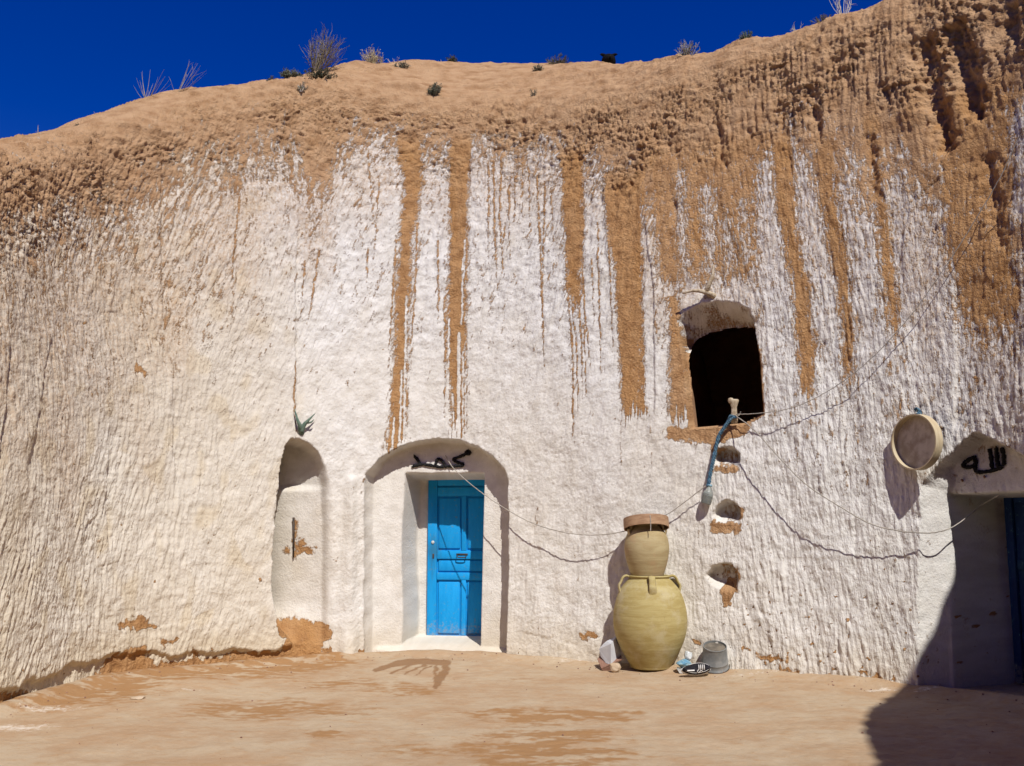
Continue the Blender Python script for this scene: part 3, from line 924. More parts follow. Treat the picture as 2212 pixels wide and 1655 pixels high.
# window soffit: part white, part bare
r, c, f = win_f
E[r, c] = np.where(f > 0.008, 0.28 + 0.7 * noise(Sg[r, c] * 5, Z[r, c] * 9, 141) - 0.5 * ss(q(1500, 690)[1] - 0.15, q(1500, 690)[1] + 0.05, Z[r, c]), E[r, c])
E[r, c] = np.where((f > -0.02) & (wtop < 0.5), np.maximum(E[r, c], 0.9), E[r, c])
CLAY[r, c] = np.where(f > -0.02, 0.2, CLAY[r, c])
# bare edge relief: earth where plaster has fallen sits lower
D += 0.006 * ss(-0.2, 0.3, E) * (1 - cap)
EARTH = np.clip(E * 0.40 + 0.455, 0.0, 1) - 0.10 * smoothz * (E < -0.3)
TONE = np.clip(0.5 + 0.33 * fbm(Sg * 7, V * 7, 4, 161, 0.65), 0, 1)
CREAM = 0.28 + 0.25 * fbm(Sg * 0.9, Z * 0.6, 3, 151) + 0.42 * leftness - 0.25 * rightness - 0.10 * centre
CREAM += 0.55 * (1 - ss(0.0, 0.55, Z + 0.12 * noise(Sg * 2.5, Z * 2, 152))) * (1 - 0.4 * rightness)
CREAM += 0.35 * ss(0.2, 0.7, noise(A * 5, B * 2.5, 153))* (leftness + 0.3)
CREAM = np.clip(CREAM, 0, 1)
CLAY = np.clip(CLAY + 0.35 * ss(0.1, 0.6, blot) * (above < -0.2), 0, 1)

ROUGH = np.clip((1 - 0.6 * smoothz) * (1 - 0.75 * OPEN) * (1 - 0.5 * cap), 0, 1)
DX = D * np.cos(PH)
X3 = bx + bnx * (O + DX); Y3 = by + bny * (O + DX); Z3 = Z - D * np.sin(PH) * ss(-0.3, 0.4, above)
cut4 = CUT[:-1, :-1] & CUT[1:, 1:] & CUT[:-1, 1:] & CUT[1:, :-1]
wall = mesh_grid('carved_earth_wall', X3, Y3, Z3, M['wall'], uv=(Sg, V), attrs={'earth': EARTH, 'clay': CLAY, 'cream': CREAM, 'rough': ROUGH, 'slant': ss(0.04, 0.22, tilt), 'tone': TONE, 'wash': WASH * (1 - OPEN)}, keep=~cut4)
tag(wall, 'tall whitewashed earth wall of the pit dwelling, streaked with brown mud and topped by bare soil', 'wall')


def wall_d(px, py):
    """relief depth of the finished wall at a survey point"""
    k = np.argmin((PXG[:NWALL] - px) ** 2 + (PYG[:NWALL] - py) ** 2)
    return float(D[:NWALL].ravel()[k])


def on_wall(px, py, lift=0.0):
    """point in front of the finished wall face"""
    d = wall_d(px, py)
    return at(px, py, d - lift)


def on_wall_deep(px, py, d0, lift=0.0):
    """point on the finished wall inside a recess of depth about d0"""
    s, z = q(px, py, d0)
    d = d0
    for _ in range(4):
        ci = int(np.clip(round((s - S0) / (S1 - S0) * (nc - 1)), 0, nc - 1))
        ri = int(np.argmin(np.abs(Z[:NWALL, ci] - z)))
        d = float(D[ri, ci])
        s, z = q(px, py, d)
    return at(px, py, d - lift)


def facing(px, py):
    """rotation about z so that local -y looks out of the wall"""
    s, z = q(px, py)
    _, _, nx, ny = base(s)
    return math.atan2(-float(nx), float(ny))


def slope_z(px, py):
    """point on the earth slope above the cut"""
    r0 = NWALL - 1
    P_ = PYG[r0:]
    front = np.arange(P_.shape[0])[:, None] <= np.argmin(P_, axis=0)[None, :]
    dist = np.where(front, (PXG[r0:] - px) ** 2 + (P_ - py) ** 2, 1e12)
    i, j = np.unravel_index(np.argmin(dist), P_.shape)
    i += r0
    return Vector((float(X3[i, j]), float(Y3[i, j]), float(Z3[i, j])))


def crest(px, back=0.0):
    """point on the skyline, optionally further back"""
    r0 = NWALL - 1
    j = int(np.argmin(np.abs(PXG[r0 + 60] - px)))
    for _ in range(4):
        i = r0 + int(np.argmin(PYG[r0:, j]))
        j = int(np.argmin(np.abs(PXG[i] - px)))
    i2 = i
    while i2 < Z.shape[0] - 1 and math.hypot(X3[i2, j] - X3[i, j], Y3[i2, j] - Y3[i, j]) < back:
        i2 += 1
    return Vector((float(X3[i2, j]), float(Y3[i2, j]), float(Z3[i2, j])))


# chamber behind the upper window
s, z = win_s, win_z
mb = MB()
cs_, cz_ = s.mean(), z.mean()
ring0 = []; ring1 = []; ring2 = []
for a, b in zip(s, z):
    k = 1.08
    p = P3(cs_ + (a - cs_) * k, cz_ + (b - cz_) * k, (WD - 0.03 if b < cz_ + 0.25 else WD + 0.16)); ring0.append(p)
    p = P3(cs_ + (a - cs_) * 1.22, cz_ + (b - cz_) * 1.02, WD + 0.55); ring1.append(p)
    p = P3(cs_ + (a - cs_) * 2.1, cz_ + (b - cz_) * 1.5, WD + 0.60); ring2.append(p)
ring3 = [tuple(np.array(p) + np.array([float(v) for v in base(cs_)[2:]] + [0]) * 2.2) for p in ring2]
nr = len(ring0)
vv = ring0 + ring1 + ring2 + ring3
ff = []
for k in range(3):
    for i in range(nr):
        ff.append((k * nr + i, k * nr + (i + 1) % nr, (k + 1) * nr + (i + 1) % nr, (k + 1) * nr + i))
ff.append(tuple(3 * nr + i for i in range(nr)))
mb.add([tuple(float(c_) for c_ in p) for p in vv], ff)
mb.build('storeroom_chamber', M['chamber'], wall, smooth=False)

# ------------------------------------------------------------------ the rest of the pit and the land round it
sh = np.concatenate([np.linspace(S1 - 0.05, PER, 150), np.linspace(PER, PER + S0 + 0.05, 110)[1:]])
zeh, Lch = col_params(np.mod(sh, PER))
zw = np.linspace(-0.03, 1, 70)[:, None] * zeh[None, :]
oc, zc, phc = cap_profile(zeh, Lch, 50)
Oh = np.concatenate([lean(zw)[:-1], oc]); Zh = np.concatenate([zw[:-1], zc])
hx, hy, hnx, hny = base(sh)
Dh = 0.04 * fbm(sh[None, :] * 0.8, Zh * 0.6, 4, 201) + 0.03 * noise(sh[None, :] * 6, Zh * 1.5, 202)
Dh = Dh * ss(0, 0.5, (sh - sh[0]))[None, :] * ss(0, 0.5, (sh[-1] - sh))[None, :]
Eh = np.clip((Zh - 1.2) / 1.2 + 0.5 * noise(sh[None, :] * 3, Zh * 0.7, 203) + 0.5, 0, 1)
pit = mesh_grid('pit_wall', hx + hnx * (Oh + Dh), hy + hny * (Oh + Dh), Zh, M['wall'], uv=(np.broadcast_to(sh[None, :], Zh.shape), Zh), attrs={'wash': Eh * 0.5, 'tone': 0.5 + 0 * Eh, 'slant': 0 * Eh, 'earth': Eh, 'clay': Eh * 0.3, 'cream': 0.4 + 0 * Eh, 'rough': 1 + 0 * Eh})
pit['kind'] = 'structure'
tag(pit, 'shaded far side of the whitewashed pit wall behind the viewer', 'wall')

sf = np.linspace(0, PER, 361)
zef, Lcf = col_params(sf)
of, zf, _ = cap_profile(zef, Lcf, 40)
tx, ty, tnx, tny = base(sf)
rings = []
o_end, z_end = of[-6], zf[-6] - 0.06
for k, (ext, wgt) in enumerate([(0, 0), (1.0, 0.05), (3, 0.2), (8, 0.6), (20, 0.9), (60, 1), (200, 1), (900, 1)]):
    ang = np.arctan2(ty - 5, tx)
    lx = tx + tnx * (o_end + ext); ly = ty + tny * (o_end + ext)
    lz = z_end * (1 - wgt) + (5.6 + 0.3 * np.sin(ang * 3) - 0.003 * ext) * wgt
    rings.append((lx, ly, lz))
ter = mesh_grid('terrain', np.array([a[0] for a in rings]), np.array([a[1] for a in rings]), np.array([a[2] for a in rings]), M['earth'])
ter['kind'] = 'structure'

# ------------------------------------------------------------------ the floor
gx = np.unique(np.concatenate([np.linspace(-8, -4.6, 12), np.arange(-4.6, 4.8, 0.016), np.linspace(4.8, 8, 12)]))
gy = np.unique(np.concatenate([np.linspace(-4, 5.2, 30), np.arange(5.2, 11.6, 0.02), np.linspace(11.6, 14, 8)]))
GX, GY = np.meshgrid(gx, gy)
_vis = (_S[:-1] > S0 - 1.5) & (_S[:-1] < S1 + 1.5)
_wc = _curve[_vis][::6]
# distance to the foot of the wall, coarse then interpolated
cgx = np.linspace(-8, 8, 161); cgy = np.linspace(-4, 14, 181)
CGX, CGY = np.meshgrid(cgx, cgy)
cd = np.full(CGX.shape, 1e9)
for p in _wc:
    cd = np.minimum(cd, np.hypot(CGX - p[0], CGY - p[1]))
fx = (GX + 8) / 16 * 160; fy = (GY + 4) / 18 * 180
ix = np.clip(fx.astype(int), 0, 159); iy = np.clip(fy.astype(int), 0, 179)
ax = fx - ix; ay = fy - iy
DW = (cd[iy, ix] * (1 - ax) + cd[iy, ix + 1] * ax) * (1 - ay) + (cd[iy + 1, ix] * (1 - ax) + cd[iy + 1, ix + 1] * ax) * ay
GZ = 0.020 * fbm(GX * 0.8, GY * 0.8, 3, 301) + 0.007 * fbm(GX * 4, GY * 5, 3, 302) + 0.003 * fbm(GX * 17, GY * 17, 2, 304)
GZ += (0.05 + 0.03 * noise(GX * 1.5, GY * 1.5, 303)) * (1 - ss(0.0, 0.32, DW)) ** 1.6
GZ += 0.03 * np.exp(-((GX + 3.0) ** 2 / 0.5 + (GY - 9.35) ** 2 / 0.12))
STAIN = np.full(GX.shape, -0.12) + 0.25 * fbm(GX * 0.6, GY * 1.2, 3, 311)
brush = 0.55 * noise(GX * 2.6 + 0.9 * GY, GY * 5.5, 312) + 0.5 * noise(GX * 7 + 2.0 * GY, GY * 15, 313) + 0.3 * noise(GX * 22, GY * 22, 314)
for (a, b, rx, ry, k) in [(560, 1530, 0.6, 0.24, 1.05), (680, 1535, 0.7, 0.12, 0.9), (1190, 1545, 0.75, 0.16, 1.3), (1170, 1620, 0.62, 0.33, 1.35), (1240, 1585, 0.3, 0.1, 0.9), (700, 1590, 0.2, 0.10, 0.9), (920, 1620, 0.25, 0.12, 0.7),
                          (760, 1480, 0.7, 0.16, 0.8), (890, 1495, 0.35, 0.10, 1.0), (350, 1455, 1.3, 0.22, 0.9), (660, 1430, 0.6, 0.25, 0.9), (240, 1490, 0.5, 0.4, 1.4), (20, 1522, 0.5, 0.16, 1.0), (450, 1450, 0.9, 0.25, 1.2), (620, 1435, 0.6, 0.25, 1.2), (1130, 1470, 0.6, 0.1, 0.5)]:
    p = ground_at(a, b)
    gmask = np.exp(-(((GX - p[0]) / rx) ** 2 + ((GY - p[1]) / (ry * 1.9)) ** 2))
    STAIN = np.maximum(STAIN, STAIN * (1 - gmask) + k * gmask * (0.55 + 0.9 * brush))
WET = np.zeros(GX.shape)


def fz(zx, zy):
    return ground_at(676.7 + zx * 0.3496, 1392 + zy * 0.3496)


wetm = np.full(GX.shape, -1.0)
near = (GY > 9.0) & (GY < 11.2) & (GX > -2.5) & (GX < 0.5)
for pts, rad in [([(380, 160), (520, 120), (700, 108), (830, 118)], [14, 22, 24, 20]), ([(820, 120), (815, 170), (790, 200)], [22, 30, 34]), ([(790, 200), (765, 245), (750, 278)], [32, 18, 10]),
                 ([(750, 280), (700, 288), (640, 292)], [9, 5, 2]), ([(540, 125), (460, 150), (385, 172)], [14, 9, 12]), ([(610, 130), (560, 150), (480, 184)], [12, 9, 8]), ([(690, 130), (640, 150), (560, 188)], [12, 8, 6]),
                 ([(720, 140), (680, 160), (640, 192)], [10, 7, 6]), ([(760, 140), (755, 190), (750, 225)], [14, 9, 8])]:
    P = np.array([fz(*p)[:2] for p in pts])
    # depth is foreshortened: measure widths on stretched coordinates
    wetm[near] = np.maximum(wetm[near], seg_dist(GX[near] + 0.018 * noise(GX[near] * 12, GY[near] * 5, 321), (GY[near] + 0.04 * noise(GX[near] * 9, GY[near] * 9, 322)) * 0.16, P[:, 0], P[:, 1] * 0.16, np.array(rad) * 0.3496 / 205 * 0.85))
WET = ss(-0.005, 0.005, wetm) * 0.8
CHALK = np.full(GX.shape, -0.6)
for (a, b, rx, ry, k) in [(40, 1570, 0.5, 0.22, 1.0), (110, 1530, 0.5, 0.2, 0.9), (1255, 1432, 0.5, 0.16, 0.9), (400, 1490, 0.5, 0.14, 0.7), (1300, 1450, 0.3, 0.2, 0.6), (1900, 1492, 0.35, 0.12, 0.9), (2010, 1495, 0.5, 0.1, 0.8), (480, 1465, 0.4, 0.1, 0.7), (1650, 1462, 1.0, 0.10, 0.75)]:
    p = ground_at(a, b)
    CHALK = np.maximum(CHALK, -0.6 + (k + 0.35) * np.exp(-(((GX - p[0]) / rx) ** 2 + ((GY - p[1]) / ry) ** 2)) + 0.25 * brush * 0.5)
floor = mesh_grid('ground', GX, GY, GZ, M['floor'], attrs={'stain': STAIN, 'wet': WET, 'chalk': CHALK})
floor['kind'] = 'structure'


def floor_z(x, y):
    i = int(np.argmin(np.abs(gy - y))); j = int(np.argmin(np.abs(gx - x)))
    return float(GZ[i, j])


# ------------------------------------------------------------------ object materials
M['blue'] = None


def door_paint(name, c1, c2):
    t = NT(name)
    v = t.coord('Object', (6, 6, 1.2))
    n = t.noise(v, 3.0, 5, 0.65)
    n2 = t.noise(t.coord('Object'), 26, 4, 0.7)
    c = t.mix(t.ramp(n, 0.3, 0.7), c1, c2)
    c = t.mix(t.math('MULTIPLY', t.ramp(n2, 0.58, 0.72), 0.7), c, (0.12, 0.27, 0.34))
    sep = t.new('ShaderNodeSeparateXYZ'); t.link(t.coord('Object'), sep.inputs[0])
    foot = t.math('ADD', t.math('MULTIPLY', sep.outputs['Z'], -2.2), t.math('MULTIPLY', n2, 1.6))
    c = t.mix(t.math('MULTIPLY', t.ramp(foot, 0.35, 0.95), 0.55), c, (0.34, 0.33, 0.28))
    hand = t.math('SUBTRACT', t.math('MULTIPLY', n, 1.5), t.math('ADD', t.math('ABSOLUTE', t.math('MULTIPLY', t.math('SUBTRACT', sep.outputs['Z'], 1.0), 1.6)), t.math('ABSOLUTE', t.math('MULTIPLY', t.math('ADD', sep.outputs['X'], 0.30), 4.0))))
    c = t.mix(t.math('MULTIPLY', t.ramp(hand, 0.1, 0.7), 0.6), c, (0.03, 0.10, 0.14))
    return t.out(c, t.math('ADD', 0.45, t.math('MULTIPLY', n2, 0.35)), t.bump(t.noise(t.coord('Object', (30, 30, 2)), 3, 3), 0.45, 0.004), spec=0.25)


M['blue'] = door_paint('sky_blue_door_paint', (0.002, 0.29, 0.70), (0.008, 0.34, 0.78))
M['navy'] = door_paint('dark_blue_door_paint', (0.006, 0.03, 0.12), (0.010, 0.045, 0.16))
M['iron'] = simple('dull_iron', (0.05, 0.045, 0.045), (0.11, 0.075, 0.05), 20, 0.6, 0.4, 90, metal=0.6)
M['rope_black'] = simple('black_pitch_rope', (0.006, 0.006, 0.007), (0.018, 0.016, 0.017), 40, 0.75, 0.9, 120, bdist=0.006)
M['jar'] = None


def pottery(name, c1, c2, c3):
    t = NT(name)
    v = t.coord('Object', (1, 1, 5))
    n = t.noise(v, 3.2, 5, 0.65, 0.5)
    n2 = t.noise(t.coord('Object'), 4.5, 5, 0.7)
    rings = t.noise(t.coord('Object', (0.6, 0.6, 30)), 2.0, 2, 0.5)
    c = t.mix(t.ramp(n, 0.33, 0.67), c1, c2)
    c = t.mix(t.math('MULTIPLY', t.ramp(n2, 0.48, 0.66), 0.5), c, c3)
    c = t.mix(t.math('MULTIPLY', t.ramp(t.noise(t.coord('Object'), 60, 3, 0.6), 0.62, 0.75), 0.45), c, (0.22, 0.17, 0.08))
    h = t.math('ADD', t.math('MULTIPLY', rings, 1.0), t.math('MULTIPLY', t.noise(t.coord('Object'), 70, 3), 0.35))
    return t.out(c, 0.8, t.bump(h, 0.35, 0.006), spec=0.2)


M['jar'] = pottery('yellow_clay_pottery', (0.36, 0.28, 0.105), (0.46, 0.385, 0.175), (0.52, 0.46, 0.31))
M['jar2'] = pottery('tan_clay_pottery', (0.36, 0.275, 0.14), (0.46, 0.38, 0.215), (0.43, 0.28, 0.16))
M['hoop'] = simple('bent_wood_hoop', (0.30, 0.175, 0.10), (0.41, 0.26, 0.155), 9, 0.7, 0.4, 60, stretch=(1, 1, 4))
M['hoop_pale'] = simple('pale_wood_hoop', (0.50, 0.40, 0.25), (0.58, 0.49, 0.33), 9, 0.7, 0.4, 60, stretch=(1, 1, 4))
M['skin'] = simple('dusty_sieve_skin', (0.15, 0.11, 0.08), (0.30, 0.235, 0.18), 14, 0.9, 0.6, 80)
M['skin_pale'] = simple('pale_sieve_skin', (0.34, 0.28, 0.22), (0.54, 0.48, 0.40), 9, 0.9, 0.6, 80)
M['bone'] = simple('weathered_bone', (0.36, 0.27, 0.17), (0.56, 0.47, 0.34), 26, 0.8, 0.9, 50, bdist=0.01)
M['wire'] = simple('old_wire', (0.30, 0.27, 0.23), (0.44, 0.40, 0.34), 30, 0.6, 0.3, 90)
M['blue_rope'] = simple('faded_blue_rope', (0.04, 0.10, 0.17), (0.12, 0.22, 0.29), 40, 0.9, 0.9, 140, bdist=0.006)
M['green'] = simple('weathered_green_horn', (0.075, 0.13, 0.10), (0.16, 0.21, 0.16), 24, 0.75, 0.5, 70)
M['zinc'] = simple('dull_zinc', (0.20, 0.215, 0.22), (0.30, 0.31, 0.31), 8, 0.55, 0.3, 50, metal=0.35)
M['grime'] = simple('grimy_bucket_base', (0.11, 0.095, 0.075), (0.20, 0.17, 0.13), 14, 0.9, 0.6, 50)
M['white_plastic'] = simple('white_plastic', (0.48, 0.49, 0.52), (0.58, 0.59, 0.61), 5, 0.45, 0.15, 30)
M['card'] = simple('brown_board', (0.22, 0.12, 0.085), (0.30, 0.17, 0.12), 12, 0.9, 0.4, 60)
M['stone'] = simple('pale_stone', (0.44, 0.33, 0.22), (0.54, 0.43, 0.31), 10, 0.95, 0.8, 40, bdist=0.012)
M['shoe_black'] = simple('black_canvas', (0.010, 0.010, 0.013), (0.022, 0.020, 0.026), 30, 0.9, 0.6, 200, bdist=0.002)
M['shoe_white'] = simple('white_rubber', (0.58, 0.56, 0.53), (0.68, 0.66, 0.64), 20, 0.6, 0.2, 80)
M['shoe_in'] = simple('shoe_lining', (0.02, 0.02, 0.022), (0.05, 0.05, 0.05), 20, 0.95, 0.3, 90)
M['fur'] = simple('black_fur', (0.004, 0.004, 0.004), (0.010, 0.009, 0.008), 30, 0.9, 0.9, 160, bdist=0.01, spec=0.1)
M['eye'] = simple('dog_eye', (0.03, 0.015, 0.006), (0.05, 0.03, 0.01), 30, 0.2, 0.0, 60)
M['twig'] = simple('dry_twig', (0.19, 0.15, 0.095), (0.31, 0.255, 0.17), 14, 0.9, 0.2, 60)
M['twig_pale'] = simple('bleached_twig', (0.46, 0.41, 0.33), (0.56, 0.52, 0.44), 14, 0.9, 0.2, 60)
M['leaf'] = simple('grey_green_leaf', (0.075, 0.085, 0.055), (0.15, 0.15, 0.10), 20, 0.85, 0.2, 60)
M['leaf_dark'] = simple('dark_olive_leaf', (0.04, 0.045, 0.026), (0.085, 0.08, 0.05), 20, 0.85, 0.2, 60)
M['leaf_green'] = simple('fresh_green_leaf', (0.04, 0.075, 0.028), (0.075, 0.12, 0.045), 20, 0.8, 0.2, 60)
M['straw'] = simple('dry_straw', (0.36, 0.28, 0.15), (0.48, 0.40, 0.25), 20, 0.85, 0.2, 60)


def clear_plastic(name, col, rough=0.15):
    t = NT(name)
    t.b.inputs['Transmission Weight'].default_value = 0.75
    t.b.inputs['IOR'].default_value = 1.25
    return t.out(col, rough, t.bump(t.noise(t.coord('Object'), 25, 3), 0.4, 0.006), spec=0.5)


M['clear'] = clear_plastic('clear_plastic', (0.55, 0.60, 0.58))
M['bag_blue'] = simple('blue_plastic_film', (0.10, 0.26, 0.40), (0.28, 0.42, 0.46), 14, 0.25, 0.5, 30, spec=0.5)
M['bag_clear'] = simple('milky_plastic_film', (0.50, 0.54, 0.54), (0.68, 0.70, 0.70), 12, 0.2, 0.5, 30, spec=0.5)
M['sludge'] = simple('brown_bottle_dregs', (0.10, 0.07, 0.045), (0.19, 0.14, 0.09), 20, 0.6, 0.2, 60)

# ------------------------------------------------------------------ blue door
W = s_doorR - s_doorL + 0.02
H = zT - zB + 0.03
sm = 0.5 * (s_doorL + s_doorR)
p = P3(sm, 0.0, DOOR_OFF - 0.045)
bxx, byy, nxx, nyy = base(sm)
door = thing('panelled_door', 'bright blue panelled wooden door in the arched white recess', 'door', (float(p[0]), float(p[1]), zB), (0, 0, math.atan2(-float(nxx), float(nyy))))
# local: x along the wall, -y towards the court


def fxz(x, y):
    return (-W / 2 + (x - 1045) / 350 * W, (1 - (y - 520) / 960) * H)


def dbox(name, x0, x1, y0, y1, t0, t1, bev=0.006, mat='blue'):
    a = fxz(x0, y1); b = fxz(x1, y0)
    return MB().box(a[0], b[0], t0, t1, a[1], b[1], bev).build(name, M[mat], door, auto=40)


dbox('backing_board', 1040, 1400, 500, 1484, 0.012, 0.03, 0)
for (x0, x1) in [(1043, 1098), (1390, 1400)]:
    dbox('stile', x0, x1, 512, 1480, -0.018, 0.011)
for (y0, y1) in [(512, 600), (610, 660), (978, 1026), (1104, 1146), (1462, 1480)]:
    dbox('rail', 1099, 1389, y0, y1, -0.017, 0.011)
for (y0, y1) in [(661, 977), (1147, 1461)]:
    dbox('stile', 1245, 1272, y0, y1, -0.016, 0.011)
for (x0, x1, y0, y1) in [(1108, 1236, 672, 966), (1281, 1381, 672, 966), (1108, 1381, 1034, 1097), (1108, 1236, 1157, 1452), (1281, 1381, 1157, 1452)]:
    a = fxz(x0, y1); b = fxz(x1, y0)
    MB().box(a[0], b[0], -0.006, 0.011, a[1], b[1], 0.012).build('panel', M['blue'], door, auto=40)
a = fxz(1222, 1000); b = fxz(1275, 1000)
MB().tube(catmull([(a[0], -0.018, a[1]), (a[0], -0.05, a[1] - 0.005), (a[0] + 0.01, -0.055, a[1] - 0.03), (b[0] - 0.01, -0.055, a[1] - 0.03), (b[0], -0.05, a[1] - 0.005), (b[0], -0.018, a[1])], 5), 0.006, 6).build('handle', M['iron'], door)
hnd = bpy.data.objects[[o_.name for o_ in door.children if o_.name.startswith('handle')][0]]
hplate = MB().box(a[0] - 0.015, b[0] + 0.015, -0.024, -0.019, a[1] - 0.008, a[1] + 0.012, 0.002).build('handle_plate', M['iron'], door)
hnd.parent = hplate
a = fxz(1075, 930)
lk = MB().lathe([(0.001, 0), (0.018, 0), (0.02, 0.006), (0.012, 0.012), (0.001, 0.012)], 14).build('lock_disc', M['bag_clear'], door)
lk.location = (a[0], -0.019, a[1]); lk.rotation_euler = (math.radians(90), 0, 0)
a = fxz(1078, 1010)
MB().box(a[0] - 0.010, a[0] + 0.010, -0.022, -0.0185, a[1] - 0.028, a[1] + 0.028, 0.002).build('keyhole_plate', M['iron'], door)

# ------------------------------------------------------------------ dark blue door at the right
dd = GD1 + GD2 - 0.13
sm2 = GDOOR_S + 0.42
p = P3(sm2, 0.02, dd)
_, _, nxx, nyy = base(sm2)
rd = thing('plank_door', 'dark blue plank door deep in the shaded gabled doorway', 'door', (float(p[0]), float(p[1]), 0.02), (0, 0, math.atan2(-float(nxx), float(nyy))))
for k in range(7):
    x0 = -0.42 + k * 0.122
    MB().box(x0, x0 + 0.118, 0, 0.04, 0.02, 1.86, 0.006).build('plank', M['navy'], rd, auto=40)
for zz_ in (0.35, 1.0, 1.6):
    MB().box(-0.41, 0.42, -0.022, -0.001, zz_, zz_ + 0.09, 0.005).build('cross_rail', M['navy'], rd, auto=40)
MB().box(-0.50, -0.425, -0.03, 0.05, 0.0, 1.9, 0.006).build('door_frame', M['navy'], rd, auto=40)

# ------------------------------------------------------------------ rope lettering
def lettering(strokes, name, label, d0, rad, lift=0.014):
    t = thing(name, label, 'lettering')
    rr = random.Random(5)
    for st in strokes:
        pts = catmull([on_wall_deep(x, y, d0, lift) for x, y in st], 10)
        rads = [rad * rr.uniform(0.78, 1.18) for _ in pts]
        pts = [p + Vector((rr.uniform(-1, 1), 0, rr.uniform(-1, 1))) * rad * 0.22 for p in pts]
        MB().tube(pts, rads, 7).build('stroke', M['rope_black'], t)
    return t


def z8(x, y):
    return (812 + x * 0.1224, 928 + y * 0.1224)


L1 = [[(1645, 385), (1660, 415), (1640, 435), (1605, 430), (1595, 400), (1615, 375), (1645, 385)], [(1600, 425), (1500, 470), (1370, 520), (1385, 545), (1460, 585), (1550, 610)],
      [(1550, 630), (1460, 640), (1360, 652), (1250, 648), (1130, 660), (1050, 645), (1000, 640)], [(1050, 620), (1080, 540), (1110, 520), (1160, 545), (1200, 600), (1225, 645)], [(1000, 638), (900, 622), (790, 615), (720, 630), (645, 645)], [(672, 465), (730, 520), (780, 600)]]
lettering([[z8(*p) for p in s_] for s_ in L1], 'rope_lettering', 'black rope Arabic lettering on the arch above the bright blue door', DOOR_D1, 0.018)


def z4(x, y):
    return (1817.5 + x * 0.4205, 850.7 + y * 0.4205)


L2 = [[(826, 278), (834, 330), (836, 362)], [(794, 278), (800, 330), (806, 376)], [(760, 284), (768, 330), (772, 378)], [(826, 374), (790, 390), (740, 400), (700, 402), (686, 384), (690, 350), (682, 322)],
      [(682, 326), (650, 342), (626, 366), (650, 378), (690, 368)]]
lettering([[z4(*p) for p in s_] for s_ in L2], 'rope_lettering', 'black rope Arabic lettering on the gable above the shaded right doorway', GD1, 0.019)
for (x, y) in [(620, 450), (735, 432)]:
    a = on_wall_deep(*z4(x, y), GD1, 0.0)
    MB().tube([a + Vector((0.02, 0.03, 0)), a + Vector((-0.02, -0.04, 0.012)), a + Vector((-0.024, -0.05, 0.015))], [0.012, 0.010, 0.004], 7).build('peg', M['card'], wall)

# ------------------------------------------------------------------ jars
g = ground_at(1411, 1451)
JX, JY = float(g[0]), float(g[1]) + 0.16
JZ = floor_z(JX, JY) - 0.02
k = JY / F * 1.0
sc_ = math.hypot(JY, 0) / F            # metres per survey pixel
zk = 0.2570 * sc_
lowp = [(0, 1521), (120, 1521), (152, 1519), (163, 1500), (190, 1450), (216, 1400), (243, 1345), (264, 1290), (281, 1230), (291, 1170), (294, 1110), (291, 1040), (280, 970), (260, 900), (232, 838), (204, 798), (182, 770), (168, 757), (160, 748), (164, 738), (170, 730), (164, 722), (148, 724), (140, 742)]
ZJ = 0.93 * zk
prof = [(max(r_, 0.5) * zk * 1.02, (1521 - y_) * ZJ) for r_, y_ in lowp]


def smooth_prof(pr, n=4):
    c = catmull([(a, 0, b) for a, b in pr], n)
    return [(max(0.0005, v.x), v.z) for v in c]


jar = thing('storage_jar', 'large yellow-green clay storage jar standing on the floor against the wall', 'jar', (JX, JY, JZ))
MB().lathe(smooth_prof(prof), 64, 0.006, 1).build('body', M['jar'], jar)
HB = (1521 - 722) * zk


def strap(parent, ang, r0, z0, out, z1, r1, w, th, mat):
    """a strap handle in the plane at angle ang"""
    c, s_ = math.cos(ang), math.sin(ang)
    path = catmull([(r0 - 0.01, 0, z0 - 0.004), (r0 + out * 0.45, 0, z0 + 0.010), (r0 + out * 0.9, 0, z0 - 0.008), (r0 + out * 1.18, 0, z0 - 0.05), (0.6 * r1 + 0.4 * (r0 + out) + 0.016, 0, 0.45 * z0 + 0.55 * z1), (r1 - 0.008, 0, z1)], 6)
    v = []; f = []
    n = 8
    for i, p in enumerate(path):
        t_ = (path[min(i + 1, len(path) - 1)] - path[max(i - 1, 0)]).normalized()
        nn = Vector((-t_.z, 0, t_.x))
        ww = w * (1.0 + 0.25 * abs(2 * i / (len(path) - 1) - 1))
        for j in range(n):
            a = 2 * math.pi * j / n
            q_ = p + nn * (th * math.cos(a)) + Vector((0, 1, 0)) * (ww * math.sin(a))
            v.append((q_.x * c - q_.y * s_, q_.x * s_ + q_.y * c, q_.z))
    for i in range(len(path) - 1):
        for j in range(n):
            f.append((i * n + j, i * n + (j + 1) % n, (i + 1) * n + (j + 1) % n, (i + 1) * n + j))
    f.append(tuple(range(n))); f.append(tuple((len(path) - 1) * n + j for j in range(n)))
    return MB().add(v, f).build('handle', mat, parent)


for ang in (math.radians(-92), math.radians(-1), math.radians(88), math.radians(181)):
    strap(jar, ang, 162 * zk, (1521 - 735) * ZJ, 62 * zk, (1521 - 880) * ZJ, 248 * zk, 0.032, 0.013, M['jar'])
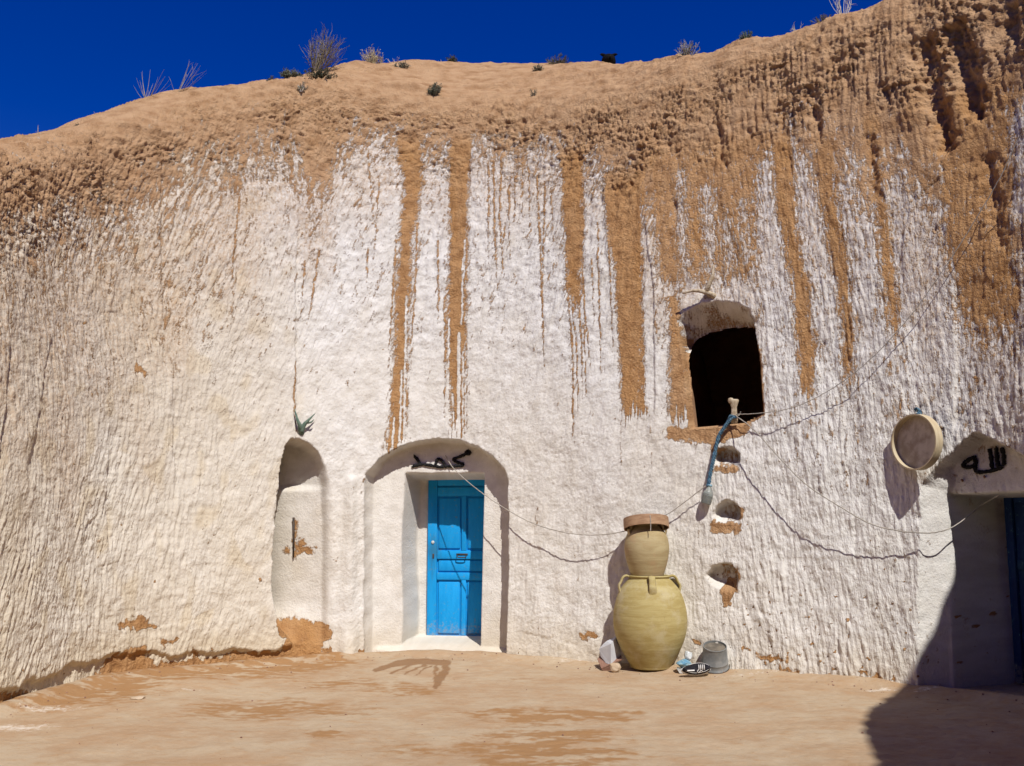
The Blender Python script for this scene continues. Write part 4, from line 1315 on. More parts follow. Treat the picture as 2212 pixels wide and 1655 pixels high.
# upper jar, stands in the mouth of the lower one
upp = [(0, 770), (112, 770), (128, 745), (138, 710), (152, 660), (165, 615), (176, 560), (183, 500), (182, 455), (174, 405), (160, 365), (138, 330), (112, 305), (98, 290), (94, 275), (100, 262), (92, 256), (80, 262)]
ujar = thing('storage_jar', 'smaller tan clay jar standing upside on top of the large storage jar', 'jar', (JX - 16 * zk, JY, JZ + (1521 - 770) * ZJ + 0.004))
ujar['label'] = 'smaller tan clay jar stacked on the mouth of the large storage jar'
MB().lathe(smooth_prof([(max(r_, 0.5) * zk, (770 - y_) * ZJ) for r_, y_ in upp]), 56, 0.007, 4).build('body', M['jar2'], ujar)
for ang in (math.radians(-18), math.radians(198), math.radians(90)):
    strap(ujar, ang, 96 * zk, (770 - 275) * ZJ, 40 * zk, (770 - 372) * ZJ, 160 * zk, 0.024, 0.010, M['jar2'])


def hoop_thing(name, label, r, h, th, mat, skin_at, loc, rot, skin_mat):
    t = thing(name, label, 'sieve', loc, rot)
    MB().lathe([(r - th, 0), (r, 0), (r + 0.001, h * 0.5), (r, h), (r - th, h), (r - th - 0.001, h * 0.5), (r - th, 0)], 56, 0.006, 8).build('hoop', mat, t, auto=50)
    MB().lathe([(0.001, skin_at - 0.006), (r * 0.6, skin_at - 0.003), (r - th + 0.002, skin_at)], 40).build('mesh_disc', skin_mat, t)
    return t


UH = JZ + (1521 - 770) * ZJ + (770 - 262) * ZJ
hs = hoop_thing('sieve', 'round brown wooden sieve laid as a lid on the stacked clay jars', 186 * zk, 0.10, 0.010, M['hoop'], 0.082, (JX - 17 * zk, JY - 0.015, UH - 0.055), (math.radians(-13), math.radians(-1), 0), M['skin'])
MB().tube(catmull([(0.012, -182 * zk - 0.004, 0.085), (0.014, -182 * zk - 0.008, 0.03), (0.010, -182 * zk - 0.01, -0.04), (0.006, -182 * zk - 0.012, -0.075)], 5), [0.004] * 15 + [0.003], 5).build('string', M['wire'], hs)

# ------------------------------------------------------------------ sieve hung on the wall
c0 = on_wall(1980, 955, 0.115)
tocam = Vector((-c0.x, -c0.y, 0)).normalized()
ax_ = Matrix.Rotation(math.radians(-42), 4, 'Z') @ tocam
ax_ = (ax_ + Vector((0, 0, 0.02))).normalized()
rot = ax_.to_track_quat('Z', 'Y').to_euler()
ws = hoop_thing('sieve', 'round pale wooden sieve hanging on the white wall beside the gabled doorway', 0.252, 0.085, 0.012, M['hoop_pale'], 0.02, c0 - ax_ * 0.04, rot, M['skin_pale'])
a = on_wall(1976, 888, 0.0)
bl = MB()
rr = random.Random(3)
for k in range(5):
    o_ = Vector((rr.uniform(-0.02, 0.02), -0.03, rr.uniform(-0.012, 0.012)))
    bl.tube(catmull([a + o_, a + o_ + Vector((0.015, -0.03, 0.015)), a + o_ + Vector((0.03, -0.03, -0.02)), a + o_ + Vector((0.0, -0.05, -0.04))], 4), 0.006, 5)
tie = bl.build('cord_tie', M['blue_rope'])
tag(tie, 'small blue cord knot holding the sieve hung on the wall', 'cord')

# ------------------------------------------------------------------ bone, blue rope, bottle
b0 = on_wall(1587, 930, 0.03)
b0.z = at(1587, 903, 0.0).z
bn = MB()
scw = b0.y / F
prof = [(0.001, -0.06), (0.030, -0.055), (0.033, -0.02), (0.030, 0.03), (0.027, 0.07), (0.028, 0.11), (0.038, 0.14), (0.046, 0.165), (0.040, 0.185), (0.02, 0.19), (0.001, 0.188)]
bn.lathe(prof, 20, 0.10, 12, sx=1.0, sy=0.75)
for sgn in (-1, 1):
    bn.lathe([(0.001, -0.03), (0.02, -0.026), (0.031, 0), (0.022, 0.024), (0.001, 0.03)], 14)
    nv = 5 * 14
    for i in range(len(bn.v) - nv, len(bn.v)):
        x, y, zq = bn.v[i]
        kk = 1.0 if sgn < 0 else 0.72
        bn.v[i] = (x * kk + sgn * 0.030, y * kk, zq * kk + 0.166 + (0.010 if sgn < 0 else 0.004))
bone = bn.build('bone_peg', M['bone'])
bone.location = b0
tag(bone, 'upright pale bone set as a peg in the sill of the dark upper window', 'bone')
BONE = b0.copy()
rp = catmull([BONE + Vector((0.0, -0.045, 0.005)), BONE + Vector((-0.04, -0.045, -0.005)), at(1566, 922, -0.07), at(1552, 945, -0.06), at(1543, 985, -0.06), at(1536, 1015, -0.06), at(1530, 1050, -0.06)], 14)
br = MB()
rr = random.Random(9)
for ph in (0, 2.1, 4.2):
    pts = []
    for i, p_ in enumerate(rp):
        w_ = i * 0.9 + ph
        pts.append(p_ + Vector((math.cos(w_), math.sin(w_) * 0.6, math.sin(w_) * 0.5)) * 0.011)
    br.tube(pts, [0.011 * rr.uniform(0.75, 1.35) for _ in pts], 6)
br.tube(catmull([rp[2], rp[2] + Vector((-0.05, -0.02, 0.015)), rp[2] + Vector((-0.07, -0.01, -0.02))], 4), 0.007, 5)
blr = br.build('blue_rope', M['blue_rope'])
tag(blr, 'frayed blue rope hanging from the bone peg down past the upper foothold', 'rope')
bt = at(1524, 1072, -0.07)
bot = thing('plastic_bottle', 'small clear plastic bottle with brown dregs hanging at the end of the blue rope', 'bottle', bt - Vector((0, 0, 0.075)), (math.radians(4), math.radians(14), 0))
MB().lathe(smooth_prof([(0.001, 0), (0.046, 0.0), (0.052, 0.012), (0.052, 0.09), (0.046, 0.12), (0.026, 0.155), (0.018, 0.17), (0.018, 0.19)], 3), 22).build('bottle_body', M['clear'], bot)
MB().lathe([(0.001, 0.006), (0.042, 0.006), (0.047, 0.016), (0.047, 0.082), (0.001, 0.075)], 20).build('dregs', M['sludge'], bot)
MB().lathe([(0.019, 0.176), (0.022, 0.178), (0.022, 0.198), (0.001, 0.2)], 16).build('bottle_cap', M['bag_blue'], bot)

# ------------------------------------------------------------------ antler above the window, green horns above the niche
an = MB()
pa = catmull([at(1546, 642, 0.04), at(1526, 632, -0.06), at(1500, 628, -0.11), at(1474, 634, -0.12)], 6)
an.tube(pa, [0.034 - 0.024 * i / (len(pa) - 1) for i in range(len(pa))], 8)
pa = catmull([at(1524, 633, -0.05), at(1531, 616, -0.09), at(1539, 596, -0.10), at(1541, 572, -0.10)], 6)
an.tube(pa, [0.032 - 0.022 * i / (len(pa) - 1) for i in range(len(pa))], 8)
ant = an.build('antler', M['bone'])
tag(ant, 'pale forked antler fixed to the wall above the dark upper window', 'antler')
an = MB()


def horn(pts, w):
    p_ = catmull(pts, 6)
    n_ = len(p_)
    an.tube(p_, [w * (1 - (i / (n_ - 1)) ** 1.6) + 0.002 for i in range(n_)], 8)


horn([on_wall(651, 937, -0.02), on_wall(649, 922, 0.05), on_wall(643, 908, 0.07), on_wall(636, 883, 0.05)], 0.030)
horn([on_wall(651, 932, 0.02), on_wall(657, 918, 0.06), on_wall(666, 908, 0.09), on_wall(681, 893, 0.08)], 0.026)
horn([on_wall(662, 914, 0.06), on_wall(672, 912, 0.08), on_wall(678, 906, 0.08)], 0.010)
gh = an.build('horn_charm', M['green'])
tag(gh, 'small green forked horn charm stuck in the wall above the tall niche', 'charm')

ib = [on_wall_deep(634, 1118, 0.45, 0.03), on_wall_deep(634.5, 1160, 0.45, 0.03), on_wall_deep(634, 1204, 0.45, 0.03)]
MB().tube(ib, [0.013, 0.011, 0.008], 7).build('dark_slot_bar', M['iron'], wall)  # dark bar added to stand in for the dark slot in the niche

# ------------------------------------------------------------------ wires
def wire(name, pts, r, label, sag=10, wig=0.002, cat='wire'):
    rr = random.Random(len(label))
    P_ = catmull(pts, sag)
    P_ = [p_ + Vector((rr.uniform(-1, 1), rr.uniform(-1, 1), rr.uniform(-1, 1))) * wig for p_ in P_]
    o = MB().tube(P_, r, 5).build(name, M['wire'])
    return tag(o, label, cat)


N1 = on_wall_deep(962, 984, DOOR_D1, 0.02)
wire('washing_line', [N1, on_wall_deep(985, 1018, DOOR_D1, 0.10), at(1040, 1064, -0.02), at(1100, 1104, -0.10), at(1160, 1134, -0.14), at(1230, 1152, -0.15), at(1300, 1155, -0.14), at(1370, 1142, -0.10), at(1440, 1112, -0.08), bt + Vector((0, -0.01, 0.10))], 0.0052,
     'thin washing line slung from the arch over the blue door past the jars')
wire('washing_line', [BONE + Vector((0.0, -0.05, 0.02)), at(1630, 930, -0.22), at(1680, 985, -0.24), at(1740, 1045, -0.24), at(1817, 1096, -0.22), at(1893, 1136, -0.14), at(1986, 1151, -0.06), at(2053, 1141, 0.04), on_wall_deep(2120, 1092, GD1 + 0.3, 0.12), on_wall_deep(2158, 1070, GD1 + GD2, 0.2)], 0.0055,
     'thin washing line slung from the bone peg to the gabled doorway')
wire('hanging_rope', [BONE + Vector((0.01, -0.045, 0.03)), at(1650, 892, -0.12), at(1720, 878, -0.13), at(1800, 838, -0.14), at(1880, 776, -0.15), at(1960, 690, -0.16), at(2040, 580, -0.17), at(2110, 470, -0.18), at(2165, 375, -0.18), at(2205, 292, -0.18), at(2245, 265, -0.2), at(2290, 255, 0.05)], 0.0044,
     'long pale rope rising from the bone peg to the top right of the wall')
cl_ = MB().tube(catmull([BONE + Vector((-0.035, -0.03, 0.035)), BONE + Vector((-0.02, -0.045, 0.025)), BONE + Vector((0.02, -0.045, 0.02)), BONE + Vector((0.05, -0.02, 0.03)), BONE + Vector((0.06, -0.03, 0.06))], 6), 0.005, 5)
o = cl_.build('wire_loop', M['wire'])
tag(o, 'short wire loop twisted round the bone peg', 'wire')

# ------------------------------------------------------------------ things on the floor beside the jar
def z7(x, y):
    return (1295.4 + x * 0.1399, 1334 + y * 0.1399)


def near_floor(px, py, depth):
    """point on the view ray of a survey point at a given distance from the court's near side"""
    d = unproject(px, py)
    t_ = depth / d[1]
    return Vector((float(d[0] * t_), float(depth), float(EYE[2] + d[2] * t_)))


# bucket upside down
bb = ground_at(*z7(1775, 885))
BY = float(bb[1]) + 0.13
bx_ = near_floor(*z7(1778, 880), BY).x
bz_ = floor_z(bx_, BY)
bucket = thing('metal_bucket', 'upturned dull grey metal bucket on the floor behind the black shoe', 'bucket', (bx_, BY, bz_ + 0.03), (math.radians(21), math.radians(-2), 0))
MB().lathe([(0.128, 0.0), (0.134, -0.003), (0.138, 0.003), (0.135, 0.012), (0.130, 0.016), (0.128, 0.055), (0.130, 0.059), (0.127, 0.063), (0.112, 0.175), (0.1085, 0.205), (0.112, 0.208), (0.111, 0.216), (0.106, 0.217), (0.104, 0.208), (0.103, 0.196)], 40, 0.004, 3).build('bucket_wall', M['zinc'], bucket, auto=50)
MB().lathe([(0.104, 0.197), (0.09, 0.190), (0.05, 0.186), (0.001, 0.188)], 36).build('bucket_base', M['grime'], bucket)
MB().tube(catmull([(-0.134, 0.0, 0.03), (-0.15, -0.02, 0.012), (-0.11, -0.10, 0.006), (-0.03, -0.145, 0.004), (0.06, -0.135, 0.004), (0.13, -0.06, 0.008), (0.138, 0.0, 0.03)], 6), 0.0035, 5).build('bail_handle', M['iron'], bucket)

# shoe leaning on its side against the bucket
def foot_outline(n=40):
    out = []
    L = 0.275
    for i in range(n):
        a = 2 * math.pi * i / n
        x = math.cos(a) * L / 2
        y = math.sin(a)
        w = 0.042 + 0.010 * (0.5 + 0.5 * math.cos(a)) - 0.006 * math.cos(2 * a)
        y = math.copysign(abs(y) ** 0.85, y) * w + 0.004 * math.sin(2.2 * math.cos(a))
        out.append((x, y))
    return out


fo = foot_outline()
SHY = BY - 0.19
sp = near_floor(*z7(1485, 800), SHY)
shoe = thing('canvas_shoe', 'black canvas shoe with white sole and laces lying on its side', 'shoe', (sp.x, sp.y, floor_z(sp.x, sp.y) + 0.062), (math.radians(66), math.radians(-2), math.radians(4)))
# local: x along the shoe, y across, z up out of the sole (turned towards the court)
def shoe_prism(levels, name, mat, parent=shoe, cap=True):
    v = []; f = []
    n = len(fo)
    for (k, z_, dx) in levels:
        for (x, y) in fo:
            v.append((x * (1 + (k - 1) * 0.35) + dx, y * k, z_))
    for i in range(len(levels) - 1):
        for j in range(n):
            f.append((i * n + j, i * n + (j + 1) % n, (i + 1) * n + (j + 1) % n, (i + 1) * n + j))
    f.append(tuple(range(n))[::-1]); f.append(tuple((len(levels) - 1) * n + j for j in range(n)))
    return MB().add(v, f).build(name, mat, parent, auto=50)


shoe_prism([(0.98, -0.012, 0), (1.06, -0.010, 0), (1.08, 0.004, 0), (1.07, 0.020, 0), (1.0, 0.022, 0)], 'sole', M['shoe_white'])
shoe_prism([(1.0, 0.020, 0), (0.99, 0.032, 0), (0.92, 0.046, -0.002), (0.78, 0.056, -0.004), (0.55, 0.061, -0.006), (0.25, 0.063, -0.006)], 'upper', M['shoe_black'])
upper_ = [o_ for o_ in shoe.children if o_.name.startswith('upper')][0]
mo = MB()
mo.tube([(x * 0.90 - 0.002, y * 0.86, 0.053) for x, y in fo + fo[:1]], 0.0022, 5, False)
mo.build('piping', M['shoe_white'], upper_)
mo = MB()
v = [(-0.058 + 0.062 * math.cos(a), 0.030 * math.sin(a), 0.0655 - 0.004 * math.cos(a)) for a in np.linspace(0, 2 * math.pi, 24, endpoint=False)]
v2 = [(-0.058 + 0.05 * math.cos(a), 0.022 * math.sin(a), 0.060) for a in np.linspace(0, 2 * math.pi, 24, endpoint=False)]
mo.add(v + v2, [(i, (i + 1) % 24, 24 + (i + 1) % 24, 24 + i) for i in range(24)] + [tuple(range(24, 48))])
mo.build('shoe_opening', M['shoe_in'], upper_)
MB().box(-0.10, -0.03, -0.030, -0.018, 0.0655, 0.0675, 0.0005).build('heel_tab', M['shoe_white'], shoe)
for k in range(4):
    x0 = 0.012 + k * 0.017
    MB().tube([(x0, -0.026, 0.062), (x0 + 0.003, 0, 0.069), (x0 + 0.006, 0.026, 0.062)], 0.0052, 5).build('lace', M['shoe_white'], upper_)
MB().tube(catmull([(0.01, -0.02, 0.068), (-0.005, -0.034, 0.066), (0.01, -0.045, 0.058), (0.03, -0.03, 0.066), (0.05, -0.04, 0.058)], 5), 0.004, 5).build('lace', M['shoe_white'], upper_)


# crumpled plastic bag
def crumple(name, mat, parent, c, r, seed, amp=0.35, sub=3):
    bm = bmesh.new()
    bmesh.ops.create_icosphere(bm, subdivisions=sub, radius=1)
    rr = random.Random(seed)
    dirs = [(Vector((rr.gauss(0, 1), rr.gauss(0, 1), rr.gauss(0, 1))).normalized(), rr.uniform(0.55, 1.0)) for _ in range(26)]
    for vtx in bm.verts:
        d = vtx.co.normalized()
        k = 1.0
        for n_, h_ in dirs:
            dp = d.dot(n_)
            if dp > 0.2:
                k = min(k, h_ / dp * (1 - amp * 0.2))
        k *= 1 + rr.uniform(-0.05, 0.05)
        vtx.co = Vector((d.x * r[0] * k + c[0], d.y * r[1] * k + c[1], d.z * r[2] * k + c[2]))
    bm.verts.index_update()
    mbx = MB().add([v_.co[:] for v_ in bm.verts], [[q_.index for q_ in f_.verts] for f_ in bm.faces])
    bm.free()
    return mbx.build(name, mat, parent, smooth=False)


pb = near_floor(*z7(1320, 640), BY - 0.02)
bag = thing('plastic_bag', 'crumpled blue and clear plastic bag between the large jar and bucket', 'bag', (pb.x, pb.y, floor_z(pb.x, pb.y) + 0.055))
crumple('bag_body', M['bag_blue'], bag, (-0.015, 0.0, 0.04), (0.095, 0.07, 0.065), 4)
crumple('bag_top', M['bag_clear'], bag, (0.03, 0.02, 0.105), (0.06, 0.05, 0.075), 8)
MB().add([(-0.09, -0.03, 0.0), (0.05, -0.03, -0.002), (0.06, 0.05, 0.0), (-0.07, 0.06, 0.0), (-0.06, -0.02, -0.05), (0.03, -0.02, -0.05), (0.03, 0.05, -0.05), (-0.05, 0.05, -0.05)],
         [(0, 1, 2, 3), (4, 7, 6, 5), (0, 4, 5, 1), (1, 5, 6, 2), (2, 6, 7, 3), (3, 7, 4, 0)]).build('bag_fold', M['bag_clear'], bag, smooth=False)

# broken white plastic can at the left of the jar
wp = near_floor(*z7(165, 700), JY - 0.02)
can = thing('broken_plastic_can', 'broken piece of a white plastic can leaning left of the large jar', 'can', (wp.x, wp.y, floor_z(wp.x, wp.y) + 0.055))
u_ = 0.1399 * JY / F
def cz(x, y, dep):
    return ((x - 165) * u_, dep, (700 - y) * u_)
vf = [cz(8, 490, 0.07), cz(70, 415, 0.06), cz(168, 395, -0.05), cz(165, 700, -0.06), cz(95, 680, -0.01), cz(28, 600, 0.05), cz(285, 300, 0.07), cz(345, 575, 0.05), cz(120, 370, 0.05)]
fa = [(0, 1, 2), (0, 2, 3, 4), (0, 4, 5), (2, 6, 7, 3), (1, 8, 2), (8, 6, 2)]
def shell(vf, fa, t_, name, mat, parent):
    bm = bmesh.new()
    vs_ = [bm.verts.new(p_) for p_ in vf]
    for f_ in fa:
        bm.faces.new([vs_[i] for i in f_])
    bmesh.ops.recalc_face_normals(bm, faces=bm.faces[:])
    bmesh.ops.solidify(bm, geom=bm.faces[:], thickness=t_)
    bm.verts.index_update()
    m_ = MB().add([v_.co[:] for v_ in bm.verts], [[q_.index for q_ in f_.verts] for f_ in bm.faces])
    bm.free()
    return m_.build(name, mat, parent, smooth=False)


shell(vf, fa, 0.004, 'can_shell', M['white_plastic'], can)
brd = thing('broken_board', 'reddish brown broken board lying under the white plastic can', 'board', (wp.x, wp.y, floor_z(wp.x, wp.y) + 0.055))
shell([cz(-20, 640, 0.08), cz(20, 745, -0.07), cz(335, 610, -0.06), cz(335, 560, 0.10), cz(60, 570, 0.12)], [(0, 1, 2, 3, 4)], 0.012, 'board_sheet', M['card'], brd)
shell([cz(20, 750, -0.05), cz(200, 690, -0.04), cz(210, 860, 0.0), cz(110, 830, 0.0)], [(0, 1, 2, 3)], 0.02, 'board_splinter', M['card'], brd)
st = near_floor(*z7(240, 850), JY - 0.16)


def rock(name, label, loc, r, seed, mat=None):
    o = crumple(name, mat or M['stone'], None, (0, 0, 0), r, seed, 0.9, 2)
    o.location = loc
    return tag(o, label, 'stone')


rock('stone_block', 'pale angular stone on the floor in front of the broken white can', (st.x, st.y, floor_z(st.x, st.y) + 0.045), (0.088, 0.06, 0.085), 3)
for i, (px, py, r, lab) in enumerate([(300, 1512, 0.075, 'flat pale stone at the worn foot of the left wall'), (905, 1452, 0.008, None), (1186, 1458, 0.010, None), (1106, 1457, 0.008, None)]):
    g = ground_at(px, py)
    if lab:
        rock('stone_block', lab, (float(g[0]), float(g[1]), floor_z(g[0], g[1]) + 0.004), (r * 1.3, r, r * 0.32), 10 + i)
# small pebbles and dung crumbs on the floor: nobody could count them
rr = random.Random(21)
pm = MB()
bmx = bmesh.new(); bmesh.ops.create_icosphere(bmx, subdivisions=1, radius=1)
iv = [v_.co.copy() for v_ in bmx.verts]; bmx.verts.index_update(); jf = [[q_.index for q_ in f_.verts] for f_ in bmx.faces]; bmx.free()
for k in range(330):
    if k < 90:
        x, y = rr.uniform(-3.6, 3.6), rr.uniform(5.8, 10.4)
    else:
        s_ = rr.uniform(S0, S1); b4 = base(s_); o_ = rr.uniform(0.05, 0.5) ** 1.3
        x, y = float(b4[0] - b4[2] * o_), float(b4[1] - b4[3] * o_)
    r_ = rr.choice([0.003, 0.004, 0.004, 0.006, 0.009])
    z_ = floor_z(x, y)
    pm.add([(x + p_.x * r_ * rr.uniform(0.7, 1.3), y + p_.y * r_ * rr.uniform(0.7, 1.3), z_ + r_ * 0.4 + p_.z * r_ * 0.7) for p_ in iv], jf)
pb_ = pm.build('pebbles', M['card'], None, smooth=False)
tag(pb_, 'small brown pebbles and crumbs scattered over the clay floor', 'pebbles', kind='stuff')


# ------------------------------------------------------------------ vegetation on the rim
def plant(name, label, base_p, h, w, n, twig, leaf=None, leaves=0, lean_=(0, 0), curl=0.25, branch=2, leaf_r=0.016, rad=0.0045, low=0.0, cat='shrub', spread=1.0):
    rr = random.Random(label)
    t = thing(name, label, cat, base_p)
    tb = MB(); lf = MB()
    for k in range(n):
        az = rr.uniform(0, 2 * math.pi)
        el = rr.random() ** 0.7 * spread
        hh = h * rr.uniform(0.55, 1.0) * (1 - 0.35 * el)
        d = Vector((math.cos(az) * el * w / 2, math.sin(az) * el * w / 2, 0))
        p0 = Vector((math.cos(az), math.sin(az), 0)) * (0.06 * w * rr.random()) + Vector((0, 0, -0.03))
        tip = p0 + d + Vector((lean_[0] * hh, lean_[1] * hh, hh))
        midp = p0 + (tip - p0) * 0.5 + Vector((d.x, d.y, 0)) * curl * rr.uniform(-0.2, 1.0) * 0.5 + Vector((rr.uniform(-1, 1), rr.uniform(-1, 1), 0)) * 0.03 * h
        path = catmull([p0, midp, tip], 4)
        m_ = len(path)
        tb.tube(path, [rad * (1 - 0.75 * i / (m_ - 1)) for i in range(m_)], 3, False)
        ends = [path]
        for b_ in range(branch):
            i0 = rr.randint(m_ // 3, m_ - 2)
            q0 = path[i0]
            dv = (tip - p0).normalized() + Vector((rr.gauss(0, 0.5), rr.gauss(0, 0.5), rr.gauss(0, 0.25)))
            L_ = hh * rr.uniform(0.2, 0.45)
            q1 = q0 + dv.normalized() * L_
            sub = catmull([q0, (q0 + q1) / 2 + Vector((rr.gauss(0, 1), rr.gauss(0, 1), rr.gauss(0, 1))) * 0.06 * L_, q1], 3)
            tb.tube(sub, [rad * 0.6 * (1 - 0.7 * i / (len(sub) - 1)) for i in range(len(sub))], 3, False)
            ends.append(sub)
        for l_ in range(leaves):
            pa = rr.choice(ends)
            i0 = rr.randint(1, len(pa) - 1)
            c_ = pa[i0].lerp(pa[i0 - 1], rr.random()) + Vector((rr.gauss(0, 1), rr.gauss(0, 1), rr.gauss(0, 1))) * leaf_r * 0.6
            a_ = Vector((rr.gauss(0, 1), rr.gauss(0, 1), rr.gauss(0, 1))).normalized()
            b_ = a_.orthogonal().normalized()
            r_ = leaf_r * rr.uniform(0.6, 1.3)
            lf.add([c_ - a_ * r_, c_ + b_ * r_ * 0.35, c_ + a_ * r_, c_ - b_ * r_ * 0.35], [(0, 1, 2, 3)])
    tb.build('stems', M[twig], t, smooth=False)
    if leaf and leaves:
        lf.build('foliage', M[leaf], t, smooth=False)
    return t


G1 = 'dry shrubs along the rim'
def rim(px, back=0.0, dz=-0.02):
    p_ = crest(px, back); p_.z += dz
    return p_


def onslope(px, py):
    p_ = slope_z(px, py); p_.z -= 0.015
    return p_


plant('dry_bush', 'largest dry feathery bush on the skyline left of centre', rim(682), 0.66, 0.54, 64, 'twig', 'leaf', 10, (0.26, 0), 0.4, 5, 0.013, 0.0046)
plant('grey_shrub', 'dark grey-green shrub at the foot of the largest dry bush', onslope(690, 166), 0.13, 0.44, 60, 'twig', 'leaf_dark', 26, (0, 0), 0.2, 1, 0.016)
plant('grey_shrub', 'low grey-green mound shrub just left of the largest dry bush', rim(624), 0.17, 0.32, 60, 'twig', 'leaf', 30, (0.1, 0), 0.2, 1, 0.016)
plant('grey_shrub', 'tiny grey shrub at the left end of the shrub row beside the largest bush', rim(588), 0.10, 0.14, 24, 'twig', 'leaf_dark', 14, (0, 0), 0.2, 1, 0.012)
plant('dry_bush', 'small wispy dry plant on the slope below the largest bush', onslope(652, 192), 0.15, 0.14, 22, 'twig_pale', 'leaf', 8, (0, 0), 0.2, 2, 0.012)
plant('dry_bush', 'small fan-shaped tan dry bush first to the right of the largest bush', rim(806), 0.31, 0.30, 54, 'straw', 'straw', 14, (0, 0), 0.4, 3, 0.014)
plant('grey_shrub', 'flat grey-green shrub just under the skyline between two tan bushes', onslope(872, 146), 0.09, 0.26, 50, 'twig_pale', 'leaf', 16, (0, 0), 0.2, 1, 0.014)
plant('dry_bush', 'sparse bleached twigs standing on the skyline above the flat grey shrub', rim(858), 0.16, 0.30, 8, 'twig_pale', None, 0, (0, 0), 0.3, 3)
plant('dark_shrub', 'small round dark brown shrub on the skyline above centre', rim(976), 0.15, 0.16, 50, 'twig', 'leaf_dark', 26, (0, 0), 0.3, 1, 0.014)
plant('grey_shrub', 'rounded grey-green shrub low on the bare slope left of centre', onslope(938, 205), 0.19, 0.20, 50, 'twig', 'leaf', 26, (0, 0), 0.3, 1, 0.014)
plant('dry_bush', 'thin bleached stalks on the skyline left of the round dark shrub', rim(952), 0.13, 0.12, 5, 'twig_pale', None, 0, (0, 0), 0.2, 2)
plant('grey_shrub', 'tiny grey twiggy plant on the lower slope right of centre', onslope(1153, 205), 0.14, 0.18, 18, 'twig', 'leaf', 8, (0, 0), 0.3, 2, 0.010)
plant('grey_shrub', 'small grey shrub just below the skyline beside the brown mound bush', onslope(1163, 151), 0.12, 0.17, 40, 'twig', 'leaf', 18, (0, 0), 0.3, 1, 0.013)
plant('dark_shrub', 'wide brown mound bush with pale twigs left of the dog', rim(1205), 0.17, 0.36, 60, 'twig', 'leaf_dark', 16, (0.05, 0), 0.3, 2, 0.014)
plant('dry_bush', 'pale twiggy dry bush on the skyline right of the dog', rim(1484), 0.24, 0.36, 56, 'twig_pale', 'leaf', 12, (0, 0), 0.3, 3, 0.014)
plant('green_shrub', 'small fresh green shrub on the rising skyline at right', rim(1614), 0.11, 0.22, 40, 'twig_pale', 'leaf_green', 20, (0, 0), 0.3, 1, 0.014)
plant('dry_bush', 'low brown thorny clump beside the tall sparse twigs at upper right', rim(1776), 0.12, 0.24, 40, 'twig', 'leaf_dark', 8, (0, 0), 0.3, 2, 0.012)
plant('dry_bush', 'tall sparse bleached twigs at the upper right skyline', rim(1822), 0.42, 0.36, 14, 'twig_pale', None, 0, (0.1, 0), 0.3, 3)
plant('dry_bush', 'faint thin twigs on the skyline left of the thorny clump', rim(1722), 0.16, 0.24, 8, 'twig_pale', None, 0, (-0.2, 0), 0.3, 3)
plant('dry_bush', 'single bleached curved twig at the top where the skyline leaves the picture', rim(1925), 0.12, 0.08, 3, 'twig_pale', None, 0, (0.1, 0), 0.2, 1)
plant('grass_tuft', 'tall sparse dry grass stems on the left shoulder of the skyline', rim(318), 0.46, 0.62, 16, 'straw', None, 0, (0.12, 0), 0.2, 0, rad=0.0032, cat='grass')
plant('grass_tuft', 'longest dry grass stems bending right on the left skyline', rim(384), 0.54, 0.44, 11, 'straw', None, 0, (0.42, 0), 0.3, 1, rad=0.0032, cat='grass')
plant('grass_tuft', 'single dry grass stalk bending left on the left skyline', rim(222), 0.12, 0.10, 3, 'straw', None, 0, (-1.2, 0), 0.2, 0, rad=0.0042, cat='grass')
plant('grass_tuft', 'few faint dry stalks at the far left end of the skyline', rim(86), 0.24, 0.10, 4, 'straw', None, 0, (0, 0), 0.2, 0, rad=0.004, cat='grass')
plant('dark_shrub', 'tiny dark sprig on the skyline near the far left', rim(170), 0.07, 0.10, 16, 'twig', 'leaf_dark', 10, (0, 0), 0.2, 1, 0.010)
plant('white_stick', 'small upright white stick on the skyline just right of the dog', rim(1337), 0.07, 0.03, 2, 'twig_pale', None, 0, (0, 0), 0.1, 0, rad=0.006, cat='stick')

# ------------------------------------------------------------------ the dog looking over the edge
dp = crest(1300, 0.30)
cr = crest(1300)
# ears reach 21 survey px above the skyline
dk = math.hypot(dp.x, dp.y) / F
ray = unproject(1300, 113)
topz = EYE[2] + ray[2] / ray[1] * dp.y
dog = thing('dog', 'black dog looking over the rim, only its head showing', 'dog', (dp.x, dp.y, topz))
me = bpy.data.meshes.new('dog_body')
bm = bmesh.new()
# local: -y towards the viewer, z = 0 at the ear tips
J = {'hip': (0.05, 0.95, -0.60), 'belly': (0.03, 0.65, -0.52), 'chest': (0.0, 0.36, -0.44), 'neck': (0.0, 0.17, -0.26), 'skull': (0.0, 0.05, -0.105), 'brow': (0, -0.02, -0.110), 'muz': (0, -0.10, -0.155), 'nose': (0, -0.165, -0.16),
     'sl': (-0.10, 0.33, -0.50), 'el': (-0.11, 0.38, -0.66), 'wl': (-0.11, 0.20, -0.70), 'sr': (0.10, 0.33, -0.50), 'er': (0.11, 0.38, -0.66), 'wr': (0.11, 0.20, -0.70),
     'hl': (-0.10, 0.93, -0.62), 'kl': (-0.14, 0.72, -0.60), 'fl': (-0.14, 0.92, -0.72), 'pl': (-0.14, 0.70, -0.74), 'hr': (0.20, 0.93, -0.62), 'kr': (0.22, 0.72, -0.60), 'fr': (0.22, 0.92, -0.72), 'pr': (0.22, 0.70, -0.74), 't1': (0.06, 1.1, -0.58), 't2': (0.1, 1.3, -0.66)}
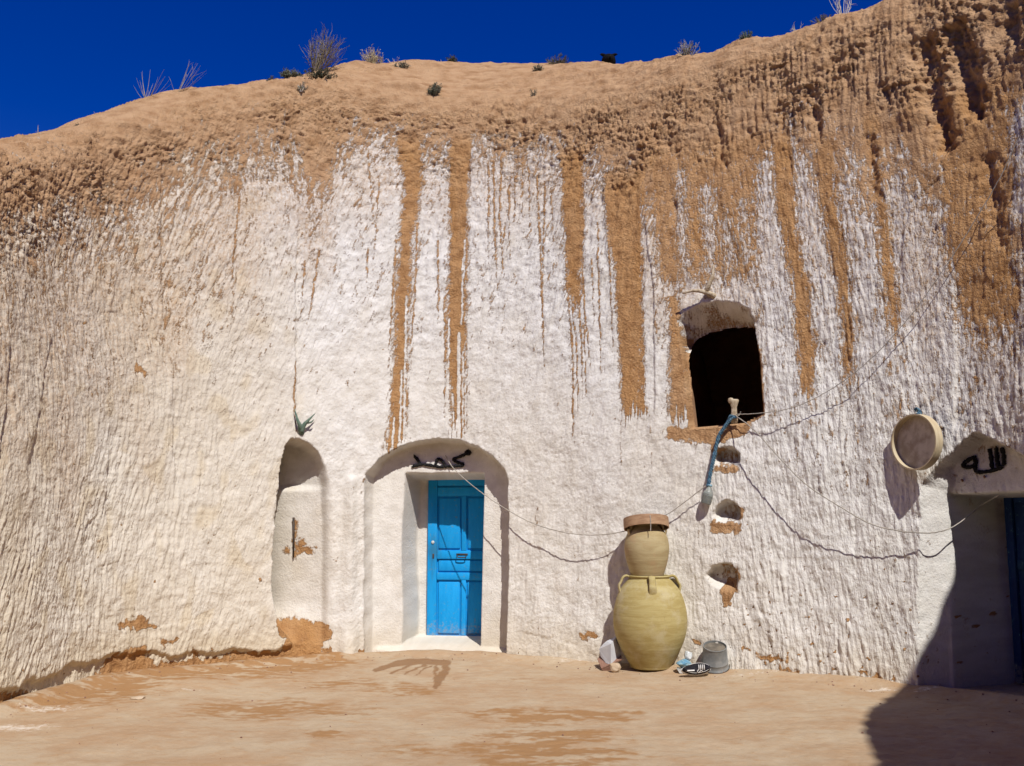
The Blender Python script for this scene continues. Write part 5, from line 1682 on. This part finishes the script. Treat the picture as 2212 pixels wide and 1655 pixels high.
R_ = {'hip': .13, 'belly': .125, 'chest': .14, 'neck': .085, 'skull': .118, 'brow': .098, 'muz': .058, 'nose': .04, 'sl': .065, 'el': .042, 'wl': .03, 'sr': .065, 'er': .042, 'wr': .03, 'hl': .08, 'kl': .06, 'fl': .035, 'pl': .03, 'hr': .08, 'kr': .06, 'fr': .035, 'pr': .03, 't1': .03, 't2': .015}
ids = {}
for k_, c_ in J.items():
    ids[k_] = bm.verts.new(c_)
for a_, b_ in [('hip', 'belly'), ('belly', 'chest'), ('chest', 'neck'), ('neck', 'skull'), ('skull', 'brow'), ('brow', 'muz'), ('muz', 'nose'), ('chest', 'sl'), ('sl', 'el'), ('el', 'wl'), ('chest', 'sr'), ('sr', 'er'), ('er', 'wr'), ('hip', 'hl'), ('hl', 'kl'), ('kl', 'fl'), ('fl', 'pl'),
               ('hip', 'hr'), ('hr', 'kr'), ('kr', 'fr'), ('fr', 'pr'), ('hip', 't1'), ('t1', 't2')]:
    bm.edges.new((ids[a_], ids[b_]))
keys = list(J)
bm.to_mesh(me); bm.free()
db = bpy.data.objects.new('dog_body', me)
COL.objects.link(db)
db.parent = dog
sk = db.modifiers.new('skin', 'SKIN')
for i, k_ in enumerate(keys):
    me.skin_vertices[0].data[i].radius = (R_[k_], R_[k_])
    me.skin_vertices[0].data[i].use_root = (i == 0)
sb = db.modifiers.new('subsurf', 'SUBSURF'); sb.levels = 2; sb.render_levels = 2
me.materials.append(M['fur'])
for sgn in (-1, 1):
    e_ = MB()
    path = catmull([(sgn * 0.03, 0.04, -0.05), (sgn * 0.065, 0.035, -0.028), (sgn * 0.098, 0.02, -0.022), (sgn * 0.120, 0.0, -0.034)], 4)
    e_.tube(path, [0.030, 0.030, 0.029, 0.028, 0.026, 0.024, 0.022, 0.020, 0.017, 0.014, 0.010, 0.006, 0.003], 8)
    e_.build('ear', M['fur'], db)
    MB().lathe([(0.001, -0.009), (0.007, -0.006), (0.009, 0), (0.007, 0.006), (0.001, 0.009)], 10).build('eye', M['eye'], db).location = (sgn * 0.034, -0.088, -0.095)
MB().lathe([(0.001, -0.012), (0.014, -0.008), (0.018, 0), (0.012, 0.009), (0.001, 0.012)], 12).build('nose', M['rope_black'], db).location = (0, -0.182, -0.142)
print('TRIS', sum(sum(len(p.vertices) - 2 for p in o.data.polygons) for o in scene.objects if o.type == 'MESH'))
